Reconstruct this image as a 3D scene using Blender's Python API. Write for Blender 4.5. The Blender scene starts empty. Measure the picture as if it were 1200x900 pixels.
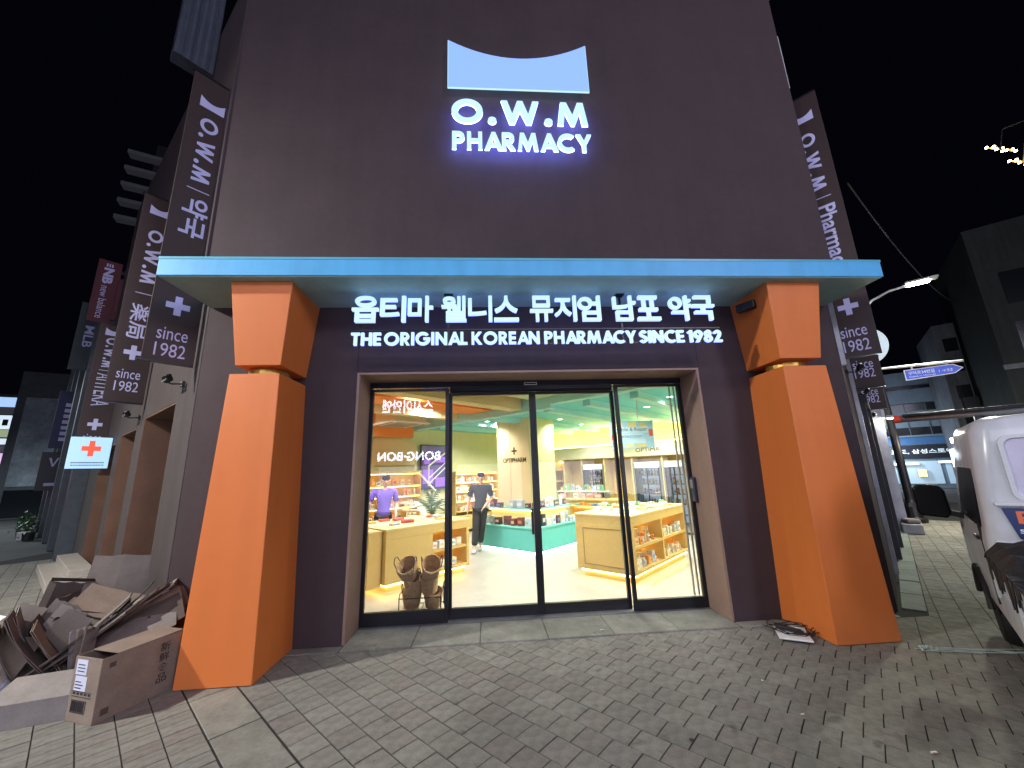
import bpy, bmesh, math, random
from math import radians as R, sin, cos, pi
from mathutils import Vector as V, Matrix, Euler
from mathutils.geometry import tessellate_polygon

sc = bpy.context.scene
COL = sc.collection
rng = random.Random(7)

# ---------------------------------------------------------------- camera, world, lights, exposure
cd = bpy.data.cameras.new('camera')
cam = bpy.data.objects.new('camera', cd)
COL.objects.link(cam)
YAW, PITCH, ROLL = 0.070, 0.225, -0.033
_f = V((sin(YAW)*cos(PITCH), cos(YAW)*cos(PITCH), sin(PITCH)))
_r = V((cos(YAW), -sin(YAW), 0))
_u = _r.cross(_f)
_R = _r*cos(ROLL) + _u*sin(ROLL)
_U = -_r*sin(ROLL) + _u*cos(ROLL)
cam.matrix_world = Matrix(((_R.x, _U.x, -_f.x, -0.247), (_R.y, _U.y, -_f.y, -4.597), (_R.z, _U.z, -_f.z, 1.7), (0, 0, 0, 1)))
cd.sensor_fit = 'HORIZONTAL'
cd.sensor_width = 36.0
cd.lens = 451/1200*36
cd.clip_start = 0.05
cd.clip_end = 500
sc.camera = cam

w = bpy.data.worlds.new('World')
sc.world = w
w.use_nodes = True
bg = w.node_tree.nodes['Background']
bg.inputs[0].default_value = (0.16, 0.17, 0.42, 1)     # black night sky over a lit town
bg.inputs[1].default_value = 0.0055
sc.view_settings.view_transform = 'Standard'
sc.view_settings.look = 'None'
sc.view_settings.exposure = 0.0
sc.view_settings.gamma = 1.0
sc.render.engine = 'CYCLES'
sc.cycles.use_denoising = True
sc.cycles.max_bounces = 8
sc.cycles.diffuse_bounces = 4
sc.cycles.glossy_bounces = 3
sc.cycles.transparent_max_bounces = 16
sc.cycles.caustics_reflective = False
sc.cycles.caustics_refractive = False
sc.cycles.sample_clamp_indirect = 4.0

def lamp(name, kind, loc, energy, col=(1, 1, 1), size=0.1, aim=None, spot=None, blend=.5, parent=None):
    l = bpy.data.lights.new(name, kind)
    l.energy = energy
    l.color = col
    if kind == 'AREA':
        l.shape = 'RECTANGLE'
        l.size, l.size_y = size if isinstance(size, tuple) else (size, size)
    else:
        l.shadow_soft_size = size
    if kind == 'SPOT':
        l.spot_size = R(spot or 120)
        l.spot_blend = blend
    o = bpy.data.objects.new(name, l)
    COL.objects.link(o)
    o.location = loc
    if aim is not None:
        o.rotation_euler = (V(aim)-V(loc)).to_track_quat('-Z', 'Y').to_euler()
    if parent:
        o.parent = parent
    return o

KEY_POS = (-8.6, -3.1, 6.3)          # assumed LED street lamp out of frame on the left, inferred from the shadows
lamp('assumed_key_light', 'SPOT', KEY_POS, 3600, (1.0, 0.97, 0.90), .16, aim=(-5.6, -1.8, 0), spot=170, blend=1.0)
lamp('corner_lamp_light', 'SPOT', (12.35, 4.92, 6.62), 1600, (0.95, 1.0, .80), .12, aim=(12.6, 4.9, 0), spot=176, blend=.4)

# ---------------------------------------------------------------- helpers
class MB:
    def __init__(s, M=None):
        s.v = []; s.f = []; s.M = M
    def add(s, vs, fs, M=None):
        n = len(s.v)
        for p in vs:
            p = V(p)
            if M is not None: p = M @ p
            if s.M is not None: p = s.M @ p
            s.v.append(p)
        s.f += [tuple(i+n for i in f) for f in fs]
        return s
    def box(s, x0, x1, y0, y1, z0, z1, M=None):
        return s.add([(x0,y0,z0),(x1,y0,z0),(x1,y1,z0),(x0,y1,z0),(x0,y0,z1),(x1,y0,z1),(x1,y1,z1),(x0,y1,z1)],
            [(3,2,1,0),(4,5,6,7),(0,1,5,4),(1,2,6,5),(2,3,7,6),(3,0,4,7)], M)
    def cbox(s, c, d, rot=(0,0,0)):
        M = Matrix.Translation(c) @ Euler(rot).to_matrix().to_4x4()
        return s.box(-d[0]/2, d[0]/2, -d[1]/2, d[1]/2, -d[2]/2, d[2]/2, M)
    def loft(s, rings, cap=True, closed=True):
        n = len(rings[0]); vs = [p for r in rings for p in r]; fs = []
        for i in range(len(rings)-1):
            for j in range(n if closed else n-1):
                k = (j+1) % n
                fs.append((i*n+j, i*n+k, (i+1)*n+k, (i+1)*n+j))
        if cap:
            fs.append(tuple(range(n-1, -1, -1))); m = (len(rings)-1)*n
            fs.append(tuple(m+i for i in range(n)))
        return s.add(vs, fs)
    def prism(s, poly, z0, z1, top=None):
        return s.loft([[(x, y, z0) for x, y in poly], [(x, y, z1) for x, y in (top or poly)]])
    def tube(s, pts, r, n=6, cap=True):
        pts = [V(p) for p in pts]; rings = []; up = V((0.13, 0.21, 1)).normalized()
        for i, p in enumerate(pts):
            d = (pts[min(i+1, len(pts)-1)] - pts[max(i-1, 0)]).normalized()
            a = d.cross(up)
            if a.length < .05: a = d.cross(V((1, 0, 0)))
            a.normalize(); b = d.cross(a)
            rr = r[i] if isinstance(r, (list, tuple)) else r
            rings.append([p + a*rr*cos(2*pi*k/n) + b*rr*sin(2*pi*k/n) for k in range(n)])
        return s.loft(rings, cap)
    def lathe(s, prof, n=16, c=(0, 0, 0)):
        return s.loft([[(c[0]+r*cos(2*pi*k/n), c[1]+r*sin(2*pi*k/n), c[2]+z) for k in range(n)] for r, z in prof])
    def build(s, name, m, parent=None, smooth=False, bevel=0, seg=2, solid=False):
        me = bpy.data.meshes.new(name)
        me.from_pydata([tuple(p) for p in s.v], [], s.f)
        bm = bmesh.new(); bm.from_mesh(me)
        bmesh.ops.recalc_face_normals(bm, faces=bm.faces)
        bm.to_mesh(me); bm.free()
        if m is not None: me.materials.append(m)
        if smooth:
            for p in me.polygons: p.use_smooth = True
        o = bpy.data.objects.new(name, me)
        COL.objects.link(o)
        if parent is not None: o.parent = parent
        if bevel:
            b = o.modifiers.new('bevel', 'BEVEL'); b.width = bevel; b.segments = seg; b.limit_method = 'ANGLE'
            b.angle_limit = R(40)
        return o

def tag(o, label=None, cat=None, group=None, kind=None):
    if label: o['label'] = label
    if cat: o['category'] = cat
    if group: o['group'] = group
    if kind: o['kind'] = kind
    return o
def thing(name, label, cat, loc=(0, 0, 0), rz=0, group=None):
    o = bpy.data.objects.new(name, None)
    COL.objects.link(o)
    o.location = loc
    o.rotation_euler = (0, 0, rz)
    o.empty_display_size = .1
    return tag(o, label, cat, group)
def kids(o): return [c for c in bpy.data.objects if c.parent == o]
TREE = {}
def copy_tree(o, loc=None, rz=None, label=None):
    ks = kids(o)
    c = o.copy(); COL.objects.link(c)
    for k in ks:
        d = k.copy(); COL.objects.link(d); d.parent = c
        for g in kids(k):
            e = g.copy(); COL.objects.link(e); e.parent = d
    if loc is not None: c.location = loc
    if rz is not None: c.rotation_euler = (0, 0, rz)
    if label: c['label'] = label
    return c
def piece(src, name=None, parent=None, loc=None, rot=None, mat=None):
    c = src.copy(); COL.objects.link(c)
    if parent is not None: c.parent = parent
    if loc is not None: c.location = loc
    if rot is not None: c.rotation_euler = rot
    return c
ORD = 'first second third fourth fifth sixth seventh eighth ninth tenth eleventh twelfth thirteenth fourteenth fifteenth sixteenth seventeenth eighteenth nineteenth twentieth'.split()

# ---------------------------------------------------------------- materials
MATS = {}
def mat(name, col, rough=.6, metal=0, vary=.12, scale=6, bump=0, bscale=60, rnd=0, emis=None, es=0, spec=.5, island=False, pack=False, streak=0, tintrnd=None, wdirt=0):
    m = bpy.data.materials.new(name); m.use_nodes = True
    nt = m.node_tree; N = nt.nodes; L = nt.links
    b = N['Principled BSDF']
    b.inputs['Roughness'].default_value = rough
    b.inputs['Metallic'].default_value = metal
    b.inputs['Specular IOR Level'].default_value = spec
    tc = N.new('ShaderNodeTexCoord')
    fac = None
    def mul(a, bb):
        n = N.new('ShaderNodeMath'); n.operation = 'MULTIPLY'
        L.new(a, n.inputs[0]); L.new(bb, n.inputs[1]); return n.outputs[0]
    def rng_(sock, lo, hi, a=0., c=1.):
        n = N.new('ShaderNodeMapRange'); L.new(sock, n.inputs[0])
        n.inputs[1].default_value = a; n.inputs[2].default_value = c
        n.inputs[3].default_value = lo; n.inputs[4].default_value = hi; return n.outputs[0]
    if vary:
        for s_, a_ in ((scale, vary), (scale*7, vary*.6)):
            n = N.new('ShaderNodeTexNoise'); n.inputs['Scale'].default_value = s_
            n.inputs['Detail'].default_value = 5
            L.new(tc.outputs['Object'], n.inputs['Vector'])
            o = rng_(n.outputs[0], 1-a_, 1+a_, .3, .7)
            fac = o if fac is None else mul(fac, o)
    if streak:
        mp = N.new('ShaderNodeMapping'); mp.inputs['Scale'].default_value = (5, 5, .35)
        L.new(tc.outputs['Object'], mp.inputs[0])
        n = N.new('ShaderNodeTexNoise'); n.inputs['Scale'].default_value = 1.2; n.inputs['Detail'].default_value = 6
        L.new(mp.outputs[0], n.inputs['Vector'])
        o = rng_(n.outputs[0], 1-streak, 1+streak*.4, .35, .6)
        fac = o if fac is None else mul(fac, o)
    if wdirt:
        ge = N.new('ShaderNodeNewGeometry')
        for s_, lo, hi, p0, p1 in ((.8, 1-wdirt, 1+wdirt*.5, .35, .65), (5.5, .62, 1, .27, .36), (23, .55, 1, .22, .30)):
            n = N.new('ShaderNodeTexNoise'); n.inputs['Scale'].default_value = s_; n.inputs['Detail'].default_value = 3
            L.new(ge.outputs['Position'], n.inputs['Vector'])
            o = rng_(n.outputs[0], lo, hi, p0, p1)
            fac = o if fac is None else mul(fac, o)
    if rnd:
        if island:
            n = N.new('ShaderNodeNewGeometry'); so = n.outputs['Random Per Island']
        else:
            n = N.new('ShaderNodeObjectInfo'); so = n.outputs['Random']
        o = rng_(so, 1-rnd, 1+rnd)
        fac = o if fac is None else mul(fac, o)
    if fac is not None:
        vm = N.new('ShaderNodeVectorMath'); vm.operation = 'SCALE'
        vm.inputs[0].default_value = col
        if tintrnd:
            oi = N.new('ShaderNodeObjectInfo') if not island else N.new('ShaderNodeNewGeometry')
            wn_ = N.new('ShaderNodeTexWhiteNoise'); wn_.noise_dimensions = '1D'
            L.new(oi.outputs['Random' if not island else 'Random Per Island'], wn_.inputs['W'])
            mxc = N.new('ShaderNodeMix'); mxc.data_type = 'RGBA'
            mxc.inputs[6].default_value = (*col, 1); mxc.inputs[7].default_value = (*tintrnd, 1)
            L.new(rng_(wn_.outputs[0], 0, 1, .72, 1.0), mxc.inputs[0])
            L.new(mxc.outputs[2], vm.inputs[0])
        L.new(fac, vm.inputs['Scale'])
        L.new(vm.outputs[0], b.inputs['Base Color'])
    else:
        b.inputs['Base Color'].default_value = (*col, 1)
    if pack:
        src = b.inputs['Base Color'].links[0].from_socket
        sx = N.new('ShaderNodeSeparateXYZ'); L.new(tc.outputs['Generated'], sx.inputs[0])
        cm = N.new('ShaderNodeMath'); cm.operation = 'COMPARE'; cm.inputs[1].default_value = .48; cm.inputs[2].default_value = .17
        L.new(sx.outputs[2], cm.inputs[0])
        cx_ = N.new('ShaderNodeMath'); cx_.operation = 'COMPARE'; cx_.inputs[1].default_value = .5; cx_.inputs[2].default_value = .36
        L.new(sx.outputs[0], cx_.inputs[0])
        oi2 = N.new('ShaderNodeObjectInfo')
        cr = N.new('ShaderNodeValToRGB'); cr.color_ramp.interpolation = 'CONSTANT'
        for k_, (p_, c_) in enumerate(((0, (.75, .75, .72)), (.2, (.12, .30, .55)), (.38, (.62, .22, .10)), (.55, (.18, .40, .30)), (.7, (.05, .05, .08)), (.85, (.70, .52, .20)))):
            el = cr.color_ramp.elements[k_] if k_ < 2 else cr.color_ramp.elements.new(p_)
            el.position = p_; el.color = (*c_, 1)
        L.new(oi2.outputs['Random'], cr.inputs[0])
        mp_ = N.new('ShaderNodeMix'); mp_.data_type = 'RGBA'
        L.new(mul(mul(cm.outputs[0], cx_.outputs[0]), rng_(oi2.outputs['Random'], .85, .85)), mp_.inputs[0])
        L.new(src, mp_.inputs[6]); L.new(cr.outputs[0], mp_.inputs[7]); L.new(mp_.outputs[2], b.inputs['Base Color'])
    if bump:
        n = N.new('ShaderNodeTexNoise'); n.inputs['Scale'].default_value = bscale; n.inputs['Detail'].default_value = 4
        L.new(tc.outputs['Object'], n.inputs['Vector'])
        bp = N.new('ShaderNodeBump'); bp.inputs['Strength'].default_value = bump; bp.inputs['Distance'].default_value = .01
        L.new(n.outputs[0], bp.inputs['Height']); L.new(bp.outputs[0], b.inputs['Normal'])
    if emis:
        b.inputs['Emission Color'].default_value = (*emis, 1)
        b.inputs['Emission Strength'].default_value = es
    MATS[name] = m
    return m
def glass(name, tint=(1, 1, 1), refl=1.0, rough=0.0):
    m = bpy.data.materials.new(name); m.use_nodes = True
    nt = m.node_tree; N = nt.nodes; L = nt.links
    N.remove(N['Principled BSDF'])
    t = N.new('ShaderNodeBsdfTransparent'); t.inputs[0].default_value = (*tint, 1)
    g = N.new('ShaderNodeBsdfGlossy'); g.inputs['Roughness'].default_value = rough
    fr = N.new('ShaderNodeFresnel'); fr.inputs[0].default_value = 1.5
    mm = N.new('ShaderNodeMath'); mm.operation = 'MULTIPLY'; mm.inputs[1].default_value = refl
    L.new(fr.outputs[0], mm.inputs[0])
    mx = N.new('ShaderNodeMixShader')
    L.new(mm.outputs[0], mx.inputs[0]); L.new(t.outputs[0], mx.inputs[1]); L.new(g.outputs[0], mx.inputs[2])
    L.new(mx.outputs[0], N['Material Output'].inputs[0])
    MATS[name] = m
    return m

WALL = mat('mauve_stucco', (0.050, 0.032, 0.036), .8, vary=.10, scale=1.6, bump=.35, bscale=170, streak=.05)
JAMB = mat('lit_wall_reveal', (0.29, 0.19, 0.145), .7, vary=.08, scale=3, bump=.2, bscale=150)  # wall paint made lighter and warmer for the light on the door reveals
ORANGE = mat('orange_panel', (0.68, 0.180, 0.036), .5, vary=.03, scale=1.2, bump=.08, bscale=90, streak=.03)
ORANGE_IN = mat('orange_ceiling', (0.78, 0.25, 0.05), .6, vary=.03)
BRASS = mat('brass', (0.62, 0.38, 0.09), .35, .8, vary=.1)
CYAN = mat('turquoise_panel', (0.085, 0.42, 0.76), .5, vary=.05, scale=1.5, streak=.08)
BLACKMETAL = mat('black_metal', (0.018, 0.018, 0.022), .32, .3, vary=.15)
DARK = mat('dark_paint', (0.02, 0.02, 0.025), .5, vary=.15)
TRANSOM = mat('transom_panel', (0.02, 0.022, 0.035), .12, .2, vary=.1)
GLASS = glass('door_glass', (0.97, .99, .98), .75)
FROST = glass('clear_acrylic', (0.92, .95, .96), 1.6)
SIGNW = mat('sign_led_white', (0.15, 0.2, .25), .4, vary=0, emis=(0.55, 0.86, 1.0), es=1.05)
SIGNB = mat('sign_led_blue', (0.1, 0.14, 0.3), .4, vary=0, emis=(0.25, 0.44, 1.0), es=1.1)
SIGNSIDE2 = mat('hung_sign_halo', (0.3, 0.4, 0.9), .4, vary=0, emis=(0.30, 0.38, 1.0), es=2)
SIGNSIDE = mat('sign_halo', (0.3, 0.4, 0.9), .4, vary=0, emis=(0.18, 0.24, 1.0), es=15)
BANNER = mat('banner_brown', (0.036, 0.020, 0.019), .6, vary=.08, scale=2)
PRINT = mat('banner_print', (0.52, 0.51, 0.78), .6, vary=.03)
GREYMETAL = mat('grey_metal', (0.32, 0.33, 0.35), .4, .7, vary=.12)
WHITEP = mat('white_paint', (0.78, 0.78, 0.78), .4, vary=.04)
FLOOR = mat('shop_floor_tile', (0.37, 0.35, 0.31), .30, vary=.10, scale=2.5)
CREAM = mat('cream_paint', (0.80, 0.70, 0.42), .6, vary=.02)
PEACH = mat('peach_paint', (0.80, 0.62, 0.36), .6, vary=.02)
LIME = mat('lime_paint', (0.68, 0.66, 0.38), .65, vary=.03)
TEAL = mat('teal_paint', (0.12, 0.50, 0.46), .5, vary=.03)
TEALC = mat('teal_ceiling', (0.17, 0.68, 0.80), .6, vary=.03)
TEALL = mat('pale_teal', (0.40, 0.78, 0.84), .6, vary=.03)
YELLOW = mat('yellow_laminate', (0.60, 0.42, 0.15), .45, vary=.05, scale=3)
YPALE = mat('pale_yellow_wood', (0.72, 0.56, 0.25), .5, vary=.05, scale=3)
YGLOW = mat('warm_led', (1, .8, .4), .5, vary=0, emis=(1.0, 0.62, 0.18), es=16)
WGLOW = mat('cool_led', (1, 1, .9), .5, vary=0, emis=(0.95, 1.0, 0.80), es=9)
LAMPW = mat('downlight_lens', (1, 1, 1), .5, vary=0, emis=(1.0, 0.97, 0.88), es=12)
SKIN = mat('skin', (0.62, 0.38, 0.27), .5, vary=.05)
HAIR = mat('black_hair', (0.012, 0.011, 0.011), .45, vary=.1)
SCRUBS = mat('dark_grey_cloth', (0.026, 0.027, 0.031), .85, vary=.12, scale=9, bump=.3, bscale=25)
VIOLET = mat('violet_tint_cloth', (0.16, 0.10, 0.62), .8, vary=.12, scale=9, bump=.3, bscale=25)  # violet cast of a reflection put into the cloth colour
WICKER = mat('wicker', (0.42, 0.25, 0.12), .7, vary=.25, scale=30, bump=.8, bscale=120)
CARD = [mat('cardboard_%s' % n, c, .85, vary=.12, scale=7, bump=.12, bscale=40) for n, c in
        (('tan', (0.235, 0.182, 0.145)), ('grey', (0.165, 0.142, 0.13)), ('dark', (0.078, 0.059, 0.050)), ('pale', (0.25, 0.225, 0.21)))]  # grey and dark tones include the shade inside the heap
INK = mat('black_ink', (0.02, 0.02, 0.022), .6, vary=0)
LABELW = mat('paper_label', (0.62, 0.64, 0.82), .6, vary=.05)
PAVER = mat('paver_stone', (0.245, 0.238, 0.208), .85, vary=.22, scale=14, bump=.7, bscale=190, rnd=.09, tintrnd=(.235, .212, .188), wdirt=.20)
PAVERS = mat('paver_stone_mass', (0.245, 0.238, 0.208), .85, vary=.22, scale=14, bump=.7, bscale=190, rnd=.10, island=True, tintrnd=(.235, .212, .188), wdirt=.20)
JOINT = mat('joint_sand', (0.020, 0.019, 0.017), .95, vary=.2, scale=12)
SLAB = mat('granite_slab', (0.235, 0.232, 0.20), .7, vary=.2, scale=5, bump=.25, bscale=180, rnd=.10, wdirt=.2)
GSLAB = mat('green_grey_slab', (0.20, 0.235, 0.21), .8, vary=.15, scale=5, bump=.3, bscale=120, rnd=.12)
VANW = mat('truck_white_paint', (0.60, 0.62, 0.66), .25, vary=.05, scale=2, streak=.10)
RUBBER = mat('black_rubber', (0.012, 0.012, 0.013), .6, vary=.2, scale=20, bump=.6, bscale=50)
DGLASS = mat('dark_window', (0.008, 0.009, 0.012), .06, vary=0)
RED = mat('red_plastic', (0.62, 0.06, 0.03), .4, vary=.05)
PROD = [mat('pack_%s' % n, c, .5, vary=.05, scale=20, rnd=.08, pack=True) for n, c in
        (('white', (.80, .80, .78)), ('cream', (.78, .66, .45)), ('red', (.62, .09, .08)), ('blue', (.16, .26, .62)), ('orange', (.80, .32, .08)),
         ('green', (.22, .45, .25)), ('maroon', (.16, .045, .06)), ('silver', (.50, .52, .58)), ('pink', (.75, .40, .42)), ('yellow', (.80, .62, .08)), ('black', (.03, .03, .035)))]
PN = 'white cream red blue orange green maroon silver pink yellow black'.split()
LEAF = mat('palm_leaf', (0.06, 0.13, 0.05), .5, vary=.25, scale=8, rnd=.25)

# ---------------------------------------------------------------- lettering
_GC = {}
def _arc(cx, cy, rx, ry, a0, a1, n=14):
    return [(cx+rx*cos(R(a0+(a1-a0)*i/n)), cy+ry*sin(R(a0+(a1-a0)*i/n))) for i in range(n+1)]
def _glyphs():
    g = {}
    g['O'] = (1.04, [_arc(.52, .5, .52, .52, 0, 360, 36)[:-1], _arc(.52, .5, .315, .315, 0, 360, 30)[:-1]])
    g['.'] = (.30, [_arc(.15, .12, .14, .14, 0, 360, 16)[:-1]])
    g['T'] = (.62, [[(.21,0),(.41,0),(.41,.82),(.62,.82),(.62,1),(0,1),(0,.82),(.21,.82)]])
    g['H'] = (.76, [[(0,0),(.2,0),(.2,.41),(.56,.41),(.56,0),(.76,0),(.76,1),(.56,1),(.56,.6),(.2,.6),(.2,1),(0,1)]])
    g['E'] = (.54, [[(0,0),(.54,0),(.54,.18),(.2,.18),(.2,.41),(.52,.41),(.52,.59),(.2,.59),(.2,.82),(.54,.82),(.54,1),(0,1)]])
    g['I'] = (.2, [[(0,0),(.2,0),(.2,1),(0,1)]])
    g['L'] = (.5, [[(0,0),(.5,0),(.5,.18),(.2,.18),(.2,1),(0,1)]])
    g['A'] = (.9, [[(0,0),(.22,0),(.29,.2),(.61,.2),(.68,0),(.9,0),(.54,1),(.36,1)], [(.355,.37),(.545,.37),(.45,.70)]])
    g['M'] = (1.04, [[(0,0),(.2,0),(.265,.55),(.46,0),(.58,0),(.775,.55),(.84,0),(1.04,0),(.91,1),(.71,1),(.52,.45),(.33,1),(.13,1)]])
    g['W'] = (1.28, [[(0,1),(.27,0),(.44,0),(.64,.55),(.84,0),(1.01,0),(1.28,1),(1.07,1),(.91,.42),(.73,1),(.55,1),(.37,.42),(.21,1)]])
    g['N'] = (.82, [[(0,0),(.2,0),(.2,.60),(.62,0),(.82,0),(.82,1),(.62,1),(.62,.40),(.2,1),(0,1)]])
    g['Y'] = (.8, [[(.3,0),(.5,0),(.5,.4),(.8,1),(.57,1),(.4,.62),(.23,1),(0,1),(.3,.4)]])
    g['K'] = (.78, [[(0,0),(.2,0),(.2,.45),(.53,0),(.78,0),(.40,.54),(.75,1),(.5,1),(.2,.6),(.2,1),(0,1)]])
    g['P'] = (.62, [[(0,0),(.2,0),(.2,.38)]+_arc(.31,.69,.31,.31,-90,90)+[(0,1)], [(.2,.56)]+_arc(.29,.69,.13,.13,-90,90,10)+[(.2,.82)]])
    g['R'] = (.66, [[(0,0),(.2,0),(.2,.40),(.42,0),(.66,0),(.42,.40)]+_arc(.31,.70,.30,.30,-62,90)+[(0,1)], [(.2,.57)]+_arc(.29,.70,.13,.13,-90,90,10)+[(.2,.83)]])
    g['C'] = (.84, [_arc(.52,.5,.52,.52,50,310,28)+_arc(.52,.5,.315,.315,-55,-305,24)])
    g['G'] = (1.02, [_arc(.52,.5,.52,.52,42,352,30)+[(1.04,.58),(.56,.58),(.56,.41),(.80,.41)]+_arc(.52,.5,.315,.315,-32,-312,24)])
    g['1'] = (.36, [[(.16,0),(.36,0),(.36,1),(.17,1),(0,.86),(.08,.73),(.16,.78)]])
    g['S'] = (.60, [_arc(.31,.28,.31,.29,200,360+75,16)+_arc(.30,.735,.105,.10,250,20,10)+[(.57,.82)]+_arc(.30,.735,.29,.28,18,255,16)+_arc(.30,.28,.115,.115,75,-165,12)])
    g['9'] = (.66, [[(.10,0),(.34,0)]+_arc(.33,.66,.33,.34,-35,262,24), _arc(.33,.67,.135,.145,0,360,16)[:-1]])
    g['8'] = (.60, [_arc(.30,.285,.30,.295,-230,50,20)+_arc(.30,.745,.25,.265,-40,220,18), _arc(.30,.285,.12,.12,0,360,14)[:-1], _arc(.30,.745,.095,.10,0,360,14)[:-1]])
    g['2'] = (.60, [[(0,0),(.60,0),(.60,.18),(.32,.18)]+[(.50,.45)]+_arc(.29,.71,.28,.29,-25,175,14)+[(.20,.70)]+_arc(.29,.715,.095,.10,170,-30,8)+[(.02,.06)]])
    g['+'] = (.8, [[(.28,.1),(.52,.1),(.52,.38),(.8,.38),(.8,.62),(.52,.62),(.52,.9),(.28,.9),(.28,.62),(0,.62),(0,.38),(.28,.38)]])
    return g
GL = _glyphs()
def poly2d(loops):
    vs = [V((x, y, 0)) for l in loops for x, y in l]
    tris = tessellate_polygon([[V((x, y, 0)) for x, y in l] for l in loops])
    return [(p.x, p.y) for p in vs], [tuple(t) for t in tris]
def glyph(ch):
    k = ('g', ch)
    if k not in _GC: _GC[k] = poly2d(GL[ch][1])
    return _GC[k]
_tcurve = bpy.data.curves.new('lettering_curve', 'FONT')
_tobj = bpy.data.objects.new('lettering_curve', _tcurve)
def font2d(body, off=0.0):
    k = (body, off)
    if k in _GC: return _GC[k]
    if _tobj.name not in COL.objects: COL.objects.link(_tobj)
    _tcurve.body = body; _tcurve.offset = off; _tcurve.resolution_u = 4
    bpy.context.view_layer.update()
    ev = _tobj.evaluated_get(bpy.context.evaluated_depsgraph_get())
    me = bpy.data.meshes.new_from_object(ev)
    vs = [(v.co.x, v.co.y) for v in me.vertices]; fs = [tuple(p.vertices) for p in me.polygons]
    bpy.data.meshes.remove(me)
    _GC[k] = (vs, fs)
    return _GC[k]
def bounds(vs):
    xs = [p[0] for p in vs]; ys = [p[1] for p in vs]
    return min(xs), max(xs), min(ys), max(ys)
def fit(shape, x0, x1, z0, z1):
    vs, fs = shape; a, b, c, d = bounds(vs)
    return [(x0+(x-a)/(b-a)*(x1-x0), z0+(y-c)/(d-c)*(z1-z0)) for x, y in vs], fs
def rotshape(shape, cw=True):
    vs, fs = shape
    return [((y, -x) if cw else (-y, x)) for x, y in vs], fs
def put(mb, shape, y, depth=0.0, flipx=False):
    """flat shape in x,z placed facing -y at y; depth > 0 gives it thickness behind that face"""
    vs, fs = shape
    if flipx: vs = [(-x, z) for x, z in vs]
    P = [(x, y, z) for x, z in vs]
    if depth <= 0: return mb.add(P, fs)
    n = len(P); cnt = {}
    for f in fs:
        for i in range(len(f)):
            e = (f[i], f[(i+1) % len(f)]); k = (min(e), max(e)); cnt[k] = cnt.get(k, 0)+1
    F = list(fs)+[tuple(n+i for i in reversed(f)) for f in fs]
    F += [(a, b, b+n, a+n) for (a, b), c in cnt.items() if c == 1]
    return mb.add(P+[(x, y+depth, z) for x, _, z in P], F)
def wordmesh(mb, body, x0, x1, z0, z1, y, off=0.02, depth=0.0, rot=False):
    s = font2d(body, off)
    if rot: s = rotshape(s)
    return put(mb, fit(s, x0, x1, z0, z1), y, depth)

AN = R(44.0)
E1 = V((cos(AN), sin(AN), 0)); E2 = V((-sin(AN), cos(AN), 0))
def S(a, b, z=0.0): return E1*a + E2*b + V((0, 0, z))
LA = V((-3.6, 0, 0)); LANG = math.atan2(.667, -.745); ML = Matrix.Translation(LA) @ Matrix.Rotation(LANG, 4, 'Z')   # +x along the left street, +y outward
RB = V((4.42, 0, 0)); RANG = R(42.5); MR = Matrix.Translation(RB) @ Matrix.Rotation(RANG, 4, 'Z')                  # +x along the right street, +y inward

def clip_poly(poly, planes):
    """keep the side where n.p >= d for every (nx, ny, d)"""
    for nx, ny, dd in planes:
        out = []
        for i in range(len(poly)):
            p, q = poly[i-1], poly[i]
            a, b = nx*p[0]+ny*p[1]-dd, nx*q[0]+ny*q[1]-dd
            if (a >= 0) != (b >= 0):
                t = a/(a-b); out.append((p[0]+(q[0]-p[0])*t, p[1]+(q[1]-p[1])*t))
            if b >= 0: out.append(q)
        poly = out
        if len(poly) < 3: return []
    return poly
def wall_planes(m):
    """inner side of the three outer walls, m metres in"""
    nl = -(ML.to_3x3() @ V((0, 1, 0))); nr = MR.to_3x3() @ V((0, 1, 0))
    return [(0, 1, .60+m), (nl.x, nl.y, nl.dot(LA)+.60+m), (nr.x, nr.y, nr.dot(RB)+.50+m)]
# ================================================================ SETTING: ground and paving
gm = mat('street_asphalt', (0.10, 0.10, 0.098), .85, vary=.25, scale=.8, bump=.4, bscale=60)
tag(MB().add([(-140,-60,-.02),(140,-60,-.02),(140,140,-.02),(-140,140,-.02)], [(0,1,2,3)]).build('street', gm), kind='structure')
bed = tag(MB().add([(-12,-9,-.0045),(18,-9,-.0045),(18,14,-.0045),(-12,14,-.0045)], [(0,1,2,3)]).build('plaza_pavement', JOINT), kind='structure')

def outside(x, y, m=0.0):
    """clear of the building: in front of the chamfered front or beyond either street wall"""
    if y < -0.16-m: return True
    pl = ML.inverted() @ V((x, y, 0)); pr = MR.inverted() @ V((x, y, 0))
    return pl.y > .04+m or pr.y < -.25-m
camloc = V((-0.247, -4.597, 1.7))
def camxy(p):
    d = p-camloc; z = d.dot(_f)
    if z < .1: return None
    return 600+451*d.dot(_R)/z, 450-451*d.dot(_U)/z, z
pv = []
def slot(a0, a1, b0, b1, rot, ln=.2, off=.1):
    """rows of 0.2 m blocks; rot 0: rows along e2, rot 1: rows along e1"""
    n_r = 0
    r0, r1, c0, c1 = (a0, a1, b0, b1) if rot == 0 else (b0, b1, a0, a1)
    r = r0; i = 0
    while r < r1-.05:
        c = c0-(off if i % 2 else 0)
        while c < c1:
            lo, hi = max(c, c0), min(c+ln, c1)
            if hi-lo > .05:
                a, b, la, lb = (r+.1, (lo+hi)/2, .2, hi-lo) if rot == 0 else ((lo+hi)/2, r+.1, hi-lo, .2)
                pv.append((a, b, la, lb))
            c += ln
        r += .2; i += 1
slot(-2.2, 2.2, -9, 9, 0)
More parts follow.
